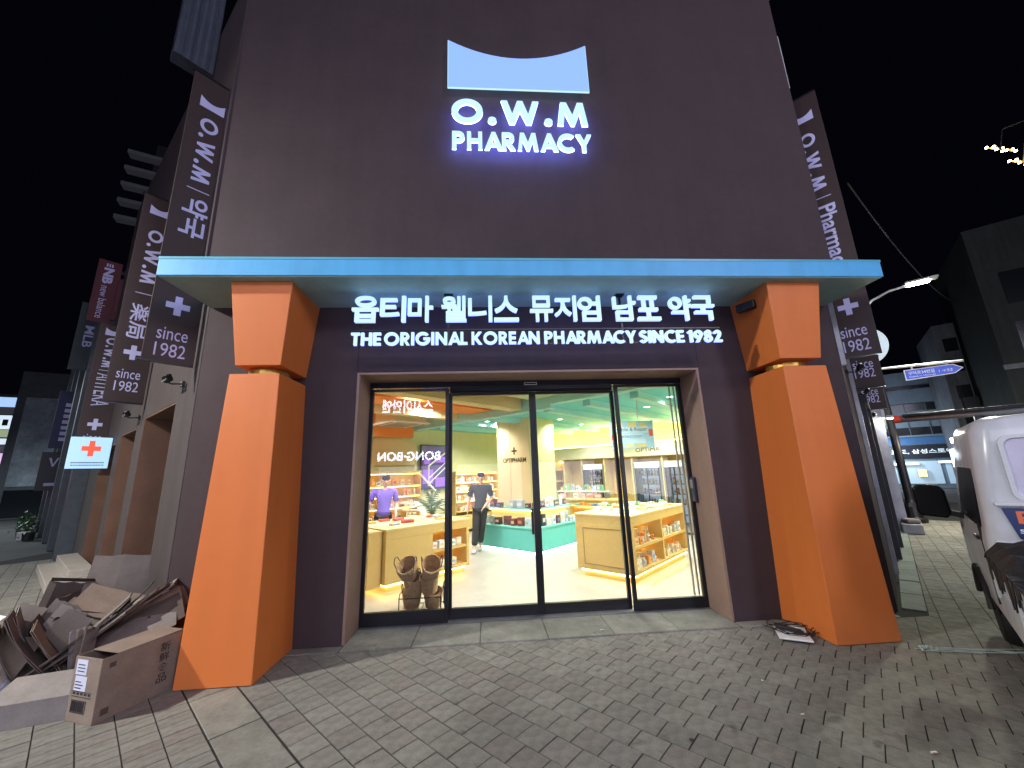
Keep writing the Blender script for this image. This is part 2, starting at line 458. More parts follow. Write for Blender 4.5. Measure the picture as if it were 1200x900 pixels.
slot(2.2, 13, -9, -2.4, 1)
slot(-10.93, -2.53, -3, 12, 0, .14, 0)
PM = MB()
PM.loft([[(sx*h, sy*h, z) for sx, sy in ((-1,-1),(1,-1),(1,1),(-1,1))] for h, z in ((.0962, -.03), (.0962, -.0015), (.0950, 0))])
PM.f.pop(-2)
proto = PM.build('paver', PAVER, bed); proto.location = (0, 0, -5)
cand = []; cut = []
_nl = ML.to_3x3() @ V((0, 1, 0)); _nr = -(MR.to_3x3() @ V((0, 1, 0)))
for a, b, la, lb in pv:
    p = S(a, b)
    q = camxy(p)
    if q is None or not (-900 < q[0] < 2100 and 300 < q[1] < 1300) or q[2] > 15: continue
    cs = [S(a+sx*(la/2-.0035), b+sy*(lb/2-.0035)) for sx, sy in ((-1,-1),(1,-1),(1,1),(-1,1))]
    n_out = sum(outside(c.x, c.y, .0) for c in cs)
    if n_out == 0: continue
    if n_out < 4:
        pl0 = max(((0, -1, .16), (_nl.x, _nl.y, _nl.dot(LA)+.03), (_nr.x, _nr.y, _nr.dot(RB)+.25)), key=lambda t: t[0]*p.x+t[1]*p.y-t[2])
        g = clip_poly([(c.x, c.y) for c in cs], [pl0])
        if g: cut.append(g)
        continue
    inside = 0 <= q[0] <= 1200 and q[1] <= 915
    cand.append((q[2] if inside else q[2]+100, p, la, lb))
cand.sort(key=lambda t: t[0])
mass = MB()
for i, (d, p, la, lb) in enumerate(cand):
    ex = (rng.uniform(-.004, .004), rng.uniform(-.004, .004)); dz = rng.uniform(-.0018, .001)
    if i < 299:
        o = proto if i == 0 else piece(proto)
        o.scale = (la/.2, lb/.2, 1)
        o.location = (p.x, p.y, dz); o.rotation_euler = (ex[0], ex[1], AN + rng.uniform(-.008, .008))
    else:
        M = Matrix.Translation((p.x, p.y, dz)) @ Matrix.Rotation(AN, 4, 'Z') @ Euler((ex[0]*.7, ex[1]*.7, 0)).to_matrix().to_4x4() @ Matrix.Diagonal((la/.2, lb/.2, 1, 1))
        mass.add(PM.v, PM.f, M)
for g in cut: mass.prism(g, -.03, rng.uniform(-.003, .0))
tag(mass.build('paver_field', PAVERS, bed), kind='stuff')
# larger slabs: drain line on the left, doorstep, and the strip along the right wall
def slab(name, m, corners, z0, z1, parent=bed):
    return MB().prism(corners, z0, z1).build(name, m, parent, bevel=.006, seg=1)
b = -3.0
while b < 5.0:
    L_ = .70
    q = [S(-2.522, b+.004), S(-2.208, b+.004), S(-2.208, b+L_-.004), S(-2.522, b+L_-.004)]
    if all(outside(p.x, p.y) for p in q): slab('large_slab', SLAB, [(p.x, p.y) for p in q], -.03, rng.uniform(-.002, .002))
    b += L_
xs = [-1.76, -1.05, -.35, .36, 1.06, 1.77, 2.44]
for i in range(6):
    slab('doorstep_slab', SLAB, [(xs[i]+.003, -.15), (xs[i+1]-.003, -.15), (xs[i+1]-.003, .40), (xs[i]+.003, .40)], -.03, .012)
for x0, x1 in ((-3.5, -2.75), (-2.75, -1.77), (2.46, 3.3), (3.3, 4.3)):
    slab('doorstep_slab', SLAB, [(x0+.003, -.15), (x1-.003, -.15), (x1-.003, -.008), (x0+.003, -.008)], -.03, .004)
t = .15
for i in range(14):
    q = [MR @ V((t+.004, -.24, 0)), MR @ V((t+.72, -.24, 0)), MR @ V((t+.72, -.03, 0)), MR @ V((t+.004, -.03, 0))]
    slab('wall_slab', GSLAB, [(p.x, p.y) for p in q], -.03, .02 if i > 1 else .012)
    t += .73

# ================================================================ THE PHARMACY BUILDING
bld = thing('pharmacy_building', 'dark mauve corner building with turquoise canopy and two orange pillars', 'building')
XL, XR = -1.788, 2.473
front = MB()
front.box(-3.597, XL, 0, .62, -.05, 3.80); front.box(XR, 4.411, 0, .62, -.05, 3.80); front.box(XL, XR, 0, .62, 2.933, 3.80)
front.build('front_wall', WALL, bld, bevel=.008)
MB().box(-3.695, 4.627, -.012, .62, 3.981, 9.36).build('upper_wall', WALL, bld, bevel=.012)
MB().box(-3.74, 4.67, -.05, .66, 9.36, 9.44).build('coping', GREYMETAL, bld, bevel=.006)
dm = MB()
dm.box(XL, XL+.03, .004, .60, 0, 2.93); dm.box(XR-.03, XR, .004, .60, 0, 2.93); dm.box(XL+.03, XR-.03, .004, .60, 2.90, 2.93)
dm.build('door_surround', JAMB, bld, bevel=.003)
cn = MB().box(-3.578, 4.378, -.81, -.014, 3.772, 3.978).build('canopy', CYAN, bld, bevel=.006)
MB().box(-3.56, 4.36, -.795, -.016, 3.764, 3.771).build('soffit', mat('grey_green_soffit', (.28, .45, .41), .6, vary=.08), cn)
tr = MB().box(-3.582, 4.382, -.814, -.016, 3.955, 3.982)
tr.build('flashing', mat('turquoise_trim', (.09, .40, .54), .35, vary=.05), cn)
# pillars
def rect(x0, x1, y0, z): return [(x0, y0, z), (x1, y0, z), (x1, -.002, z), (x0, -.002, z)]
for x0, x1, tx0, tx1, ux0, ux1, vx0, vx1 in ((-2.913, -2.274, -2.875, -2.376, -2.83, -2.376, -2.92, -2.287), (3.018, 3.676, 3.12, 3.638, 3.11, 3.60, 3.031, 3.683)):
    lo = MB().loft([rect(x0, x1, -.707, .004), rect(tx0, tx1, -.591, 2.777)]).build('pillar', ORANGE, bld, bevel=.006)
    MB().loft([rect(ux0, ux1, -.591, 2.865), rect(vx0, vx1, -.690, 3.762)]).build('capital', ORANGE, lo, bevel=.006)
    cx = (tx0+tx1)/2
    MB().lathe([(.19, 2.778), (.20, 2.80), (.20, 2.845), (.19, 2.864)], 24, (cx, -.31, 0)).build('collar', BRASS, lo, smooth=False)
# left street side
lw = MB(ML)
TZ = 9.36
lw.box(.02, .90, -.60, 0, -.05, 3.96); lw.box(2.80, 3.35, -.60, 0, -.05, 3.96); lw.box(4.75, 5.25, -.60, 0, -.05, 3.96); lw.box(7.0, 8.6, -.60, 0, -.05, 3.96)
lw.box(.90, 2.80, -.60, 0, 2.73, 3.96); lw.box(3.35, 4.75, -.60, 0, 2.62, 3.96); lw.box(5.25, 7.0, -.60, 0, 2.5, 3.96)
lw.build('side_wall', mat('grey_mauve_stucco', (0.058, 0.044, 0.043), .8, vary=.10, scale=1.6, bump=.35, bscale=170, streak=.12), bld, bevel=.008)
MB(ML).box(.06, 8.6, -.7, .10, 3.97, TZ).build('upper_side_wall', WALL, bld, bevel=.01)
rv = MB(ML)
for t0, t1, zt in ((.90, 2.80, 2.73), (3.35, 4.75, 2.62), (5.25, 7.0, 2.5)):
    rv.box(t0, t0+.02, -.56, -.004, .0, zt-.02); rv.box(t1-.02, t1, -.56, -.004, 0, zt-.02); rv.box(t0, t1, -.56, -.004, zt-.02, zt)
rv.build('reveal_lining', mat('orange_lit_reveal', (0.15, 0.075, 0.045), .7, vary=.1, scale=3, bump=.2, bscale=120), bld)  # orange light on the brown reveals is mixed into this colour
for t0, t1, zt in ((.92, 2.78, 2.70), (3.37, 4.73, 2.59), (5.27, 6.98, 2.47)):
    fr = MB(ML)
    fr.box(t0, t0+.06, -.57, -.50, 0, zt); fr.box(t1-.06, t1, -.57, -.50, 0, zt); fr.box(t0, t1, -.57, -.50, zt-.08, zt); fr.box(t0, t1, -.57, -.50, 0, .12)
    fr.box((t0+t1)/2-.03, (t0+t1)/2+.03, -.57, -.50, .12, zt-.08)
    f = fr.build('side_door', BLACKMETAL, bld, bevel=.003)
    MB(ML).box(t0+.05, t1-.05, -.545, -.53, .1, zt-.06).build('pane', DGLASS, f)
    MB(ML).tube([((t0+t1)/2-.08, -.47, .9), ((t0+t1)/2-.08, -.47, 1.4)], .014, 8).build('handle', GREYMETAL, f)
st = MB(ML)
st.box(4.78, 7.6, .0, .55, 0, .14); st.box(4.95, 7.6, .0, .30, .14, .28)
st.build('entrance_step', mat('pale_step_tile', (.42, .38, .33), .6, vary=.1, scale=6), bld, bevel=.008)
# right street side
MB(MR).box(.02, 6.9, 0, .5, -.05, 3.96).build('right_side_wall', WALL, bld, bevel=.008)
MB(MR).box(.05, 6.9, -.06, .5, 3.97, 8.7).build('right_upper_wall', WALL, bld, bevel=.01)
q = MB(MR); q.box(.10, .20, -.055, -.003, 2.95, 3.96); q.box(1.6, 1.7, -.055, -.003, .1, 3.96)
q.build('conduit_trim', GREYMETAL, bld)
q = MB(MR); q.box(4.5, 4.72, -.14, -.003, .0, 2.75); q.box(3.2, 3.3, -.10, -.003, 0, 2.75); q.box(3.2, 4.72, -.14, -.003, 2.75, 2.9)
q.build('door_frame', DARK, bld, bevel=.005)
q = MB(MR); q.box(3.3, 4.5, -.03, -.004, .02, 2.75); q.build('side_door', DGLASS, bld)
q = MB(MR); q.box(6.86, 6.97, -.22, -.005, 7.4, 8.7); q.build('downpipe', mat('pale_steel', (.5, .5, .55), .4, .3), bld)
MB().box(4.635, 4.70, .05, .16, 7.55, 8.62).build('corner_post', mat('pale_post', (.55, .55, .60), .5), bld, bevel=.004)
# ribbed grey cladding of the upper floors on the left
cl = MB(ML)
cl.box(1.5, 1.75, .11, .63, 8.45, 13.5); 
c_ = cl.build('grey_cladding', mat('grey_cladding_metal', (.085, .10, .135), .5, .3, vary=.15, streak=.2), bld)
rb = MB(ML)
for i in range(5): rb.box(1.462, 1.498, .13+.10*i, .18+.10*i, 8.42, 13.5)
rb.build('cladding_rib', MATS['grey_cladding_metal'], c_)

# sliding doors
def panel(x0, x1, y, bottom, top, handle=None):
    f = MB(); s_ = .045
    f.box(x0, x0+s_, y-.025, y+.025, .012, top); f.box(x1-s_, x1, y-.025, y+.025, .012, top)
    f.box(x0+s_, x1-s_, y-.027, y+.027, .012, bottom); f.box(x0+s_, x1-s_, y-.027, y+.027, top-.035, top)
    p = f.build('sliding_door', BLACKMETAL, bld, bevel=.003)
    MB().box(x0+s_-.004, x1-s_+.004, y-.005, y+.005, bottom-.004, top-.03).build('pane', GLASS, p)
    if handle is not None:
        h = MB(); h.box(handle-.014, handle+.014, y-.075, y-.05, .93, 1.24); h.box(handle-.008, handle+.008, y-.052, y-.026, .96, .98); h.box(handle-.008, handle+.008, y-.052, y-.026, 1.19, 1.21)
        h.build('handle', BLACKMETAL, p, bevel=.003)
    return p
panel(-1.755, -.735, .47, .155, 2.815)
panel(-.745, .385, .57, .125, 2.765, .315)
panel(.385, 1.515, .57, .125, 2.765)
panel(1.505, 2.44, .47, .135, 2.82)
tb = MB(); tb.box(-1.757, 2.442, .43, .62, 2.825, 2.898); tb.box(-.73, 1.50, .535, .62, 2.77, 2.825)
tp = tb.build('transom', TRANSOM, bld, bevel=.004)
q = MB(); x0, x1, z0, z1 = .27, .44, 2.838, 2.872
q.box(x0, x1, .424, .429, z0, z0+.006); q.box(x0, x1, .424, .429, z1-.006, z1); q.box(x0, x0+.006, .424, .429, z0, z1); q.box(x1-.006, x1, .424, .429, z0, z1)
q.build('door_sensor', WHITEP, tp)
q = MB(); q.box(-1.757, 2.442, .41, .63, -.01, .012); q.build('threshold_rail', GREYMETAL, bld)
q = MB(); 
for x in (2.30, 2.36): q.box(x, x+.012, .50, .53, .14, 2.8)
q.build('door_track', GREYMETAL, bld)
q = MB(); q.box(2.395, 2.442, .36, .44, 1.25, 1.56); k = q.build('door_lock', mat('blue_black_plastic', (.03, .035, .07), .25), bld, bevel=.01)
q = MB(); q.box(2.388, 2.394, .37, .43, 1.42, 1.53); q.build('keypad', GREYMETAL, k)

# ---------------------------------------------------------------- signs on the front
def banner_logo(x0, x1, z0, z1, sag=.36, skew=.0):
    top = [(x0+(x1-x0)*i/16, z1-sag*(z1-z0)*(1-(2*i/16-1)**2)) for i in range(17)]
    return poly2d([[(x0, z0), (x1, z0)] + [(x, z) for x, z in reversed(top)]])
sg = thing('logo_sign', 'lit logo board with curved top above the white letters O.W.M PHARMACY', 'sign', (-.247*.02, -.15, 1.7*.02)); sg.scale = (.98, .98, .98)
lg = put(MB(), banner_logo(-.72, 1.37, 7.21, 8.08, .35), 0, .02).build('logo_board', SIGNB, sg)
put(MB(), banner_logo(-.728, 1.378, 7.203, 8.090, .35), .008, .022).build('edge_light', SIGNW, lg)
def letters(root, text, x0, x1, z0, z1, y, face, d=.05, gaps=None, track=.13, space=.42, halo=SIGNSIDE):
    adv = []; x = 0
    for ch in text:
        if ch == ' ': x += space-track; continue
        wd = GL[ch][0]; adv.append((ch, x, wd)); x += wd+track-(.14 if ch in 'AY' else 0)
    tot = adv[-1][1]+adv[-1][2]; k = (x1-x0)/tot; hz = z1-z0
    for ch, ax, wd in adv:
        vs, fs = glyph(ch)
        sh = ([(x0+(ax+x)*k, z0+z*hz) for x, z in vs], fs)
        put(MB(), sh, y, .012).build('letter', face, root)
        put(MB(), ([(x0+(ax+wd/2+(x-wd/2))*k, z0+(z-.5)*hz+.5*hz) for x, z in vs], fs), y+.013, d-.025).build('letter_back', halo, root)
letters(sg, 'O.W.M', -.67, 1.31, 6.59, 6.99, 0, SIGNW, track=.16)
letters(sg, 'PHARMACY', -.66, 1.34, 6.14, 6.43, 0, SIGNW, track=.12)

def K(x, z, y): # slide a point measured on the wall plane along the sight line to depth y
    k = (4.597+y)/(4.597-.12)
    return -.247+(x+.247)*k, 1.7+(z-1.7)*k
SY = -.42
ns = thing('shop_name_sign', 'lit white Korean shop name above THE ORIGINAL KOREAN PHARMACY SINCE 1982', 'sign', (0, SY, 0))
for word, x0, x1 in (('옵티마', -1.87, -.87), ('웰니스', -.79, .19), ('뮤지엄', .32, 1.24), ('남포', 1.39, 2.02), ('약국', 2.13, 2.75)):
    n = len(word); wd = (x1-x0)/n
    for i, ch in enumerate(word):
        vs, fs = font2d(ch, .014)
        a_, b_, c_, d_ = bounds(vs)
        cxm = x0+wd*(i+.5); hw = wd*.475
        if ch in '니마티이지': hw = wd*.46
        X0, Z0 = K(cxm-hw, 3.535, SY); X1, Z1 = K(cxm+hw, 3.875, SY)
        sh = fit((vs, fs), X0, X1, Z0, Z1)
        put(MB(), sh, 0, .012).build('letter', SIGNW, ns)
        put(MB(), sh, .014, .035).build('letter_back', SIGNSIDE2, ns)
for word, x0, x1 in (('THE', -1.85, -1.50), ('ORIGINAL', -1.46, -.46), ('KOREAN', -.41, .43), ('PHARMACY', .49, 1.66), ('SINCE', 1.70, 2.28), ('1982', 2.33, 2.78)):
    X0, Z0 = K(x0, 3.235, SY); X1, Z1 = K(x1, 3.395, SY)
    letters(ns, word, X0, X1, Z0, Z1, 0, SIGNW, .045, track=.10, halo=SIGNSIDE2)
X0, Z0 = K(-1.8, 3.235, SY); X1, _z = K(2.8, 3.3, SY)
rl = MB(); rl.box(X0, X1, .052, .066, Z0+.01, Z0+.024); rl.box(X0, X1, .052, .066, 3.32, 3.334)
for x in (-.665, 1.39): rl.box(x-.012, x+.012, .05, .075, Z0, 3.745); rl.box(x-.05, x+.05, .02, .10, 3.745, 3.763)
rl.build('sign_rail', BLACKMETAL, ns)

# ---------------------------------------------------------------- banners
def banner(label, loc, rz, z0, z1, script, w=.46, extra=1.0, m=BANNER, cat='banner', group='dark brown shop banners along the side walls'):
    """script: list of (kind, z centre, ...) ; x 0..w, front at -y"""
    t_ = thing('hanging_banner', label, cat, loc, rz, group)
    p = MB().box(0, w, -.012, .012, z0, z1).build('banner_panel', m, t_, bevel=.003)
    MB().box(-.03, w, -.018, .018, z1, z1+.022).build('bracket', BLACKMETAL, t_); MB().box(-.03, w, -.018, .018, z0-.022, z0).build('bracket', BLACKMETAL, t_)
    script(t_, w)
    return t_
def owm_script(word, woff, zl, zo, zw, zc=3.78, zs=3.42, z9=3.22, ho=.5):
    def f(t_, w):
        y = -.0135
        lg = banner_logo(0, 1, 0, .42, .40)
        put(MB(), fit(lg, w*.22, w*.80, zl-.085, zl+.085), y).build('printed_logo', PRINT, t_)
        mb = MB(); x = 0; acc = []
        for ch in 'O.W.M':
            vs, fs = glyph(ch); acc.append(([(x+a, b) for a, b in vs], fs)); x += GL[ch][0]+.16
        allv = []; allf = []
        for vs, fs in acc:
            n = len(allv); allv += vs; allf += [tuple(i+n for i in q) for q in fs]
        put(mb, fit(rotshape((allv, allf)), w*.30, w*.72, zo-ho, zo+ho), y)
        mb.build('printed_lettering', PRINT, t_); mb = MB()
        mb.box(w*.26, w*.76, y-.001, y, (zo-ho+zw[1])/2-.006, (zo-ho+zw[1])/2+.006)
        mb.build('printed_line', PRINT, t_); mb = MB()
        wordmesh(mb, word, w*.24, w*.80, zw[0], zw[1], y, woff, rot=True)
        mb.build('printed_lettering', PRINT, t_)
        put(MB(), fit(glyph('+'), w*.27, w*.75, zc-.12, zc+.12), y).build('printed_cross', PRINT, t_); m2 = MB()
        wordmesh(m2, 'since', w*.20, w*.80, zs-.075, zs+.075, y, .0)
        wordmesh(m2, '1982', w*.20, w*.80, z9-.08, z9+.08, y, .0)
        m2.build('printed_lettering', PRINT, t_)
    return f
LR = math.atan2(.745, .667); RRz = math.atan2(-.737, .676)
def lpos(t, out): p = ML @ V((t, out, 0)); return (p.x, p.y, 0)
def rpos(t, out): p = MR @ V((t, -out, 0)); return (p.x, p.y, 0)
g_ = 'brown O.W.M banners hung from the side walls'
banner('brown banner lettered 약국 nearest the front left corner', lpos(.24, .49), LR, 3.08, 7.15, owm_script('약국', .02, 6.75, 6.02, (4.72, 5.28)), .47, group=g_)
banner('brown banner lettered 薬局, second along the left wall', lpos(2.9, .50), LR, 2.97, 6.63, owm_script('薬局', .012, 6.38, 5.50, (4.02, 4.62)), .46, group=g_)
banner('brown banner lettered АПТЕКА, third along the left wall', lpos(6.5, .47), LR, 2.35, 5.22, owm_script('АПТЕКА', .012, 5.06, 4.58, (3.38, 4.10), 2.98, 2.70, 2.53, .34), .46, group=g_)
banner('brown banner lettered Pharmacy nearest the front right corner', rpos(.30, -.03), RRz, 3.08, 7.32, owm_script('Pharmacy', .02, 6.95, 6.15, (4.30, 5.38)), .45, group=g_)
def small_script(z):
    def f(t_, w):
        y = -.0135; m2 = MB()
        put(MB(), fit(glyph('+'), w*.27, w*.75, z+.62, z+.86), y).build('printed_cross', PRINT, t_)
        wordmesh(m2, 'since', w*.20, w*.80, z+.25, z+.40, y, 0); wordmesh(m2, '1982', w*.20, w*.80, z+.08, z+.24, y, 0)
        m2.build('printed_lettering', PRINT, t_)
    return f
banner('brown banner reading since 1982 half hidden behind the first right banner', rpos(2.6, -.03), RRz, 2.96, 6.2, small_script(3.05), .45, group=g_)
banner('small dark banner reading since 1982 farthest along the right wall', rpos(4.8, -.03), RRz, 2.78, 5.4, small_script(2.83), .44, group=g_)
# spotlights under the banners
def make_spot(label, loc, rz, gr):
    t_ = thing('spotlight', label, 'spotlight', loc, rz, gr); t_.scale = (.8, .8, .8)
    MB().box(-.05, .05, -.04, .0, -.04, .04).build('wall_plate', BLACKMETAL, t_)
    MB().tube([(0, -.03, 0), (0, -.16, -.02), (0, -.24, .03)], .012, 6).build('arm', BLACKMETAL, t_)
    for dx in (-.09, .09):
        h = MB().lathe([(.035, -.05), (.055, -.03), (.06, .09), (.05, .10)], 10).build('lamp_head', BLACKMETAL, t_)
        h.scale = (.75, .75, .75); h.location = (dx*.8, -.20, .04); h.rotation_euler = (.5, .25*(1 if dx > 0 else -1), 0)
        v = MB().lathe([(.0, 0), (.048, .0), (.048, .004), (0, .004)], 10, (0, 0, .093)).build('lens', DGLASS, h)
    MB().box(-.15, .15, -.25, -.235, .01, .04).build('yoke', BLACKMETAL, t_)
    return t_
sp = make_spot('black twin spotlight just left of the front left corner', (ML @ V((.62, 0, 2.92))), LANG+pi, 'black wall spotlights under the banners')
for lab, M_, t, z, rz in (('black twin spotlight farther along, under the second left banner', ML, 3.2, 2.78, LANG+pi), ('black twin spotlight beside the upper since 1982 on the right wall', MR, .9, 2.98, RANG),
        ('black twin spotlight under the half hidden right banner', MR, 2.7, 2.86, RANG), ('black twin spotlight farthest along the right wall', MR, 4.9, 2.62, RANG)):
    copy_tree(sp, M_ @ V((t, 0, z)), rz, lab)
ct = thing('security_camera', 'black security camera box at the top of the right orange pillar', 'camera', (2.99, -.36, 3.60), R(-62))
MB().box(-.11, .11, -.05, .04, -.05, .05).build('housing', BLACKMETAL, ct, bevel=.012)
MB().lathe([(.03, 0), (.03, .012), (0, .012)], 12).build('lens', DGLASS, ct).matrix_local = Matrix.Translation((-.07, -.051, 0)) @ Matrix.Rotation(R(90), 4, 'X')
MB().box(-.02, .02, .03, .075, -.02, .02).build('mount', BLACKMETAL, ct)
# red cross light box
lb = thing('cross_lightbox', 'white lit box sign with a red cross on the left wall', 'sign', lpos(5.6, .58), LR)
MB().box(0, .56, -.05, .05, 2.03, 2.63).build('light_face', mat('lightbox_white', (.2, .25, .3), .4, vary=0, emis=(.40, .70, 1.0), es=.95), lb, bevel=.01)
q = put(MB(), fit(glyph('+'), .16, .42, 2.26, 2.56), -.053); q.build('red_cross', mat('lit_red', (.8, .1, .05), .5, vary=0, emis=(.75, .07, .03), es=1.0), lb)
q = MB(); x = .06
while x < .49:
    d_ = rng.uniform(.012, .03); q.box(x, x+d_, -.054, -.053, 2.13, 2.152); q.box(x+.004, x+d_+.004, -.054, -.053, 2.085, 2.103); x += d_+.009
q.build('lettering', INK, lb)
MB().box(.56, .62, -.02, .02, 2.25, 2.35).build('bracket', BLACKMETAL, lb)
MB().box(-.012, .572, -.055, .055, 2.015, 2.03).build('frame', BLACKMETAL, lb)
# ================================================================ SHOP INTERIOR  (a along E1, b along E2)
MS = Matrix.Rotation(AN, 4, 'Z')
def struct(name, mb, m, **k): return tag(mb.build(name, m, **k), kind='structure')
def inbox(a0, a1, b0, b1, z0, z1, m=.06):
    g = clip_poly([tuple(S(a, b).xy) for a, b in ((a0, b0), (a1, b0), (a1, b1), (a0, b1))], wall_planes(m))
    mb = MB()
    if g: mb.prism(g, z0, z1)
    return mb
# floor, clipped to the shell
fl = [(-3.35, .605), (4.2, .605), (8.9, 4.9), (5.6, 10.6), (.6, 12.0), (-10, 6.4)]
struct('shop_floor', MB().prism(fl, -.04, .008), FLOOR)
AB, BB = 7.75, 6.35
struct('shop_back_wall', inbox(AB, AB+.1, -3.4, BB+.1, 0, 3.4), LIME)
struct('shop_left_wall', inbox(-2.6, AB, BB, BB+.1, 0, 3.6), LIME)
struct('shop_right_wall', MB(MR).box(.55, 6.3, .52, .56, 0, 3.4), CREAM)
struct('shop_end_wall', MB(ML).box(.7, 8.4, -.70, -.62, 0, 3.6), PEACH)
struct('shop_front_lining', MB().box(-3.3, XL, .625, .655, 0, 3.5).box(XR, 4.6, .625, .655, 0, 3.5).box(XL, XR, .625, .655, 2.935, 3.5), CREAM)
# ceilings: teal at the back, pale green strip, orange at the front left
struct('teal_ceiling', inbox(2.85, AB, -3.3, BB, 3.0, 3.10), TEALC)
struct('green_ceiling', inbox(-2.3, 2.84, -2.9, 1.78, 3.12, 3.2), mat('pale_green_paint', (.50, .64, .42), .6, vary=.02))
struct('orange_ceiling', inbox(-2.3, 2.84, 1.80, BB, 3.28, 3.36), ORANGE_IN)
o_ = struct('ceiling_beam', inbox(-1.5, 2.62, 2.02, 2.30, 2.95, 3.278, .08), CREAM)
struct('ceiling_beam', inbox(-1.5, 2.62, 2.9, 3.6, 3.05, 3.278, .08), ORANGE_IN)
struct('ceiling_beam', inbox(-1.5, 2.62, 4.05, 4.3, 2.98, 3.278, .08), CREAM)
struct('ceiling_beam', inbox(2.64, 2.84, 1.3, BB, 2.90, 3.275, .08), TEALL)
struct('ceiling_beam', inbox(2.64, 2.84, -3, 1.3, 2.98, 3.115, .08), TEALL)
for i, b0 in enumerate((-2.3, -1.35, -.4, .55, 1.5, 3.1, 4.1, 5.1)):
    struct('ceiling_beam', inbox(2.9, AB-.02, b0, b0+.16, 2.88, 2.998, .08), TEALL)
struct('orange_header', MB(MS).box(-.5, 2.4, 5.6, 5.75, 2.66, 3.27), ORANGE_IN)
# downlights
dl0 = None; n = 0
DLS = [(1.75, 3.7, 2.6), (3.5, 3.95, 3.0), (3.95, 4.05, 3.0), (4.6, 4.4, 3), (3.4, -1.75, 3), (3.25, -.3, 3), (3.95, -.55, 3), (4.75, .25, 3), (4.8, 2.6, 3), (5.2, 1.0, 3),
       (5.0, -1.9, 3), (5.4, -1.2, 3), (6.4, .9, 3), (6.3, 2.9, 3), (6.5, -1.0, 3), (5.6, 4.9, 3), (6.6, 5.2, 3), (4.0, 5.3, 3), (2.2, .2, 3.12), (.9, .3, 3.12), (1.5, -1.2, 3.12),
       (.6, 2.65, 3.28), (.3, 5.0, 3.28), (1.6, 3.85, 3.28), (-.6, 3.85, 3.28)]
for i, (a, b, z) in enumerate(DLS):
    if z == 2.6: z = 3.28
    nm = '%s downlight in the %s ceiling, %s' % (('small white', 'round white')[i % 2], 'teal' if a > 2.85 else 'green' if b < 1.8 else 'orange', 'place %s from the doors' % (ORD[i % 20]))
    p = S(a, b, z)
    if dl0 is None:
        dl0 = thing('downlight', nm, 'ceiling light', p, AN, 'downlights in the shop ceiling')
        MB().lathe([(.075, -.001), (.085, -.012), (.062, -.014), (.062, -.006)], 16).build('trim_ring', WHITEP, dl0)
        MB().lathe([(0, -.010), (.060, -.010), (.060, -.007), (0, -.007)], 16).build('lens', LAMPW, dl0)
    else:
        copy_tree(dl0, p, AN, nm)
    lamp('downlight_lamp', 'SPOT', (p.x, p.y, p.z-.04), 420 if a < 2.6 and b < 1 else 210, (1.0, .97, .90), .07, aim=(p.x, p.y, 0), spot=150, blend=.9)
# air conditioner
ac = thing('air_conditioner', 'cream cassette air conditioner box hung under the orange ceiling', 'air conditioner', S(1.55, 4.85), AN)
MB().box(-.42, .42, -.42, .42, 2.90, 3.279).build('housing', CREAM, ac, bevel=.02)
MB().box(-.48, .48, -.48, .48, 2.86, 2.90).build('grille_panel', WHITEP, ac, bevel=.015)
q = MB()
for x0, x1, y0, y1 in ((-.36, .36, -.45, -.40), (-.36, .36, .40, .45), (-.45, -.40, -.36, .36), (.40, .45, -.36, .36)): q.box(x0, x1, y0, y1, 2.852, 2.861)
q.box(-.30, .30, -.30, .30, 2.853, 2.862); q.build('air_slot', GREYMETAL, ac)

def short(s):
    for x, y in ((' of the ', ' of '), ('on the ', 'on '), (' from left', ' from left')): s = s.replace(x, y)
    assert len(s.split()) <= 16, s
    return s
PB = {}
def prod_mesh(kind):
    if kind in PB: return PB[kind]
    if kind == 'box': m_ = MB().box(-.5, .5, -.5, .5, 0, 1)
    elif kind == 'bottle': m_ = MB().lathe([(.0, 0), (.5, 0), (.5, .62), (.42, .70), (.2, .78), (.2, 1), (0, 1)], 8)
    else: m_ = MB().lathe([(0, 0), (.5, 0), (.5, 1), (0, 1)], 8)
    me = bpy.data.meshes.new(kind); me.from_pydata([tuple(p) for p in m_.v], [], m_.f)
    bm = bmesh.new(); bm.from_mesh(me); bmesh.ops.recalc_face_normals(bm, faces=bm.faces); bm.to_mesh(me); bm.free()
    PB[kind] = me; return me
PM_ = {}
def product(kind, ci, p, size, rz, label, group, cat=None):
    k = (kind, ci)
    if k not in PM_:
        me = prod_mesh(kind).copy(); me.materials.append(PROD[ci]); PM_[k] = me
    nm = {'box': 'product_box', 'bottle': 'product_bottle', 'can': 'product_jar'}[kind]
    o = bpy.data.objects.new(nm, PM_[k]); COL.objects.link(o)
    o.location = p; o.scale = size; o.rotation_euler = (0, 0, rz)
    return tag(o, label, cat or {'box': 'box', 'bottle': 'bottle', 'can': 'jar'}[kind], group)
